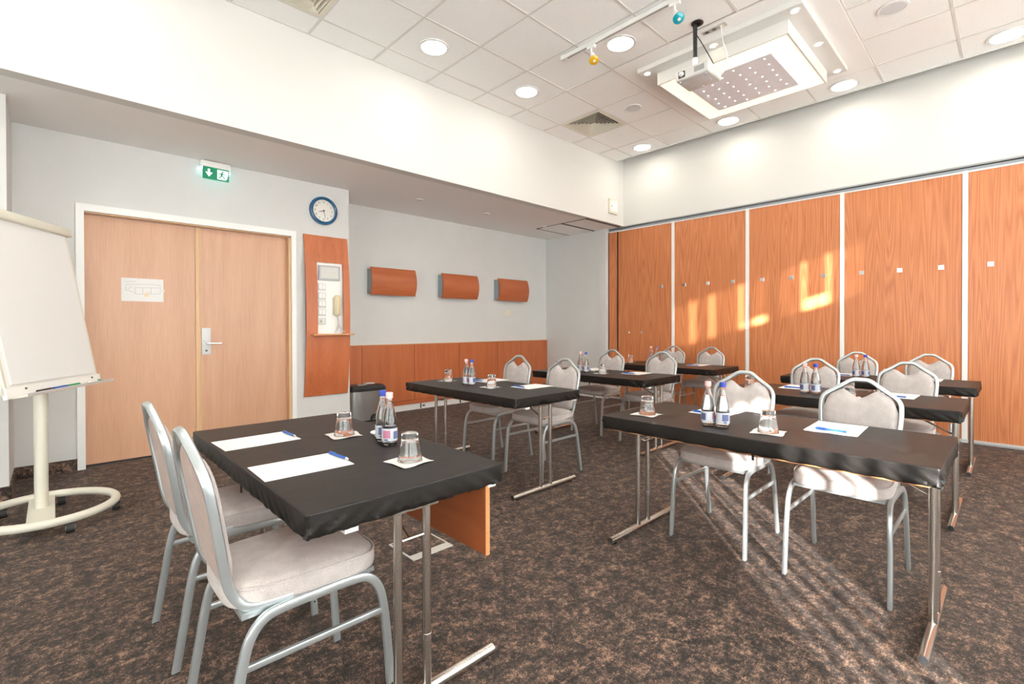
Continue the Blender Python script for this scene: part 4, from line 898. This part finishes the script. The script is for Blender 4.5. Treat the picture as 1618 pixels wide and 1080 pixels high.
setting('T6', [(4.33, 1.20, 4.235, 1.21, 0.05), (4.30, 0.565, 4.19, 0.57, 0.05)], [(3.93, 1.43), (3.95, 0.78)], (4.02, 1.07), (4.02, 1.0))
setting('T7', [(5.78, 1.17, 5.67, 1.18, 0), (5.78, 0.55, 5.67, 0.56, 0)], [(5.42, 1.43), (5.42, 0.79)], (5.585, 1.05), (5.60, 0.98))
o = MB().lathe([(0.0, 0.004), (0.030, 0.004), (0.040, 0.014), (0.047, 0.018), (0.048, 0.016), (0.041, 0.009), (0.030, 0.0), (0.0, 0.0)], 32).build('small_dish', 'porcelain', None, 40, (1.075, 1.985, ZI))
tag(o, 'small white dish behind the bottles on the nearest left table', 'dish')

# ================================================================== FLOOR BOX AND BIN
t = thing('floor_box', 'metal framed floor socket box with carpet lid', 'floor box', (1.455, 2.25, 0))
MB().box(-0.125, 0.125, -0.125, -0.115, 0, 0.005).box(-0.125, 0.125, 0.115, 0.125, 0, 0.005).box(-0.125, -0.115, -0.115, 0.115, 0, 0.005).box(0.115, 0.125, -0.115, 0.115, 0, 0.005).build('frame', 'outlet_grey', t, 0)
MB().box(-0.115, 0.115, -0.115, -0.072, 0.0005, 0.0045).build('cable_flap', 'outlet_grey', t, 0)
MB().box(-0.115, 0.115, -0.070, 0.115, 0.0005, 0.0045).build('lid', 'carpet', t, 0)
t = thing('waste_bin', 'brushed steel waste bin with black lid beside the wainscot', 'bin', (2.90, 5.79, 0))
def bin_ring(z, sx, sy): return [((sx - 0.0) * math.copysign(abs(math.cos(a)) ** 0.45, math.cos(a)), sy * math.copysign(abs(math.sin(a)) ** 0.45, math.sin(a)), z) for a in [2 * PI * i / 48 for i in range(48)]]
def loft(rings):
    b = MB(); k = len(rings[0]); vs = [p for r in rings for p in r]
    fs = [(L * k + i, L * k + (i + 1) % k, (L + 1) * k + (i + 1) % k, (L + 1) * k + i) for L in range(len(rings) - 1) for i in range(k)]
    return b.add(vs, fs + [tuple(range(k))[::-1], tuple((len(rings) - 1) * k + i for i in range(k))])
loft([bin_ring(0.02, 0.255, 0.15), bin_ring(0.39, 0.255, 0.15)]).build('body', 'brushed_steel', t)
loft([bin_ring(0.0, 0.24, 0.14), bin_ring(0.02, 0.24, 0.14)]).build('base', 'black_plastic', t)
ld = loft([bin_ring(0.39, 0.262, 0.157), bin_ring(0.425, 0.262, 0.157), bin_ring(0.455, 0.235, 0.135), bin_ring(0.462, 0.18, 0.10)]).build('lid', 'black_plastic', t)
MB().rbox(-0.13, -0.01, -0.10, -0.02, 0.455, 0.470, 0.004, 1).build('lid_flap', 'mid_grey', ld)
MB().rbox(0.03, 0.15, 0.00, 0.08, 0.455, 0.472, 0.004, 1).build('lid_flap', 'light_grey', ld)
MB().lathe([(0, 0.165), (0.05, 0.165), (0.055, 0.145)], 20, (0.06, 0, 0.045), 'Y').build('foot_pedal_cover', 'black_plastic', t)
MB().rbox(0.02, 0.10, -0.19, -0.14, 0.02, 0.035, 0.003, 1).build('pedal', 'chrome', t)
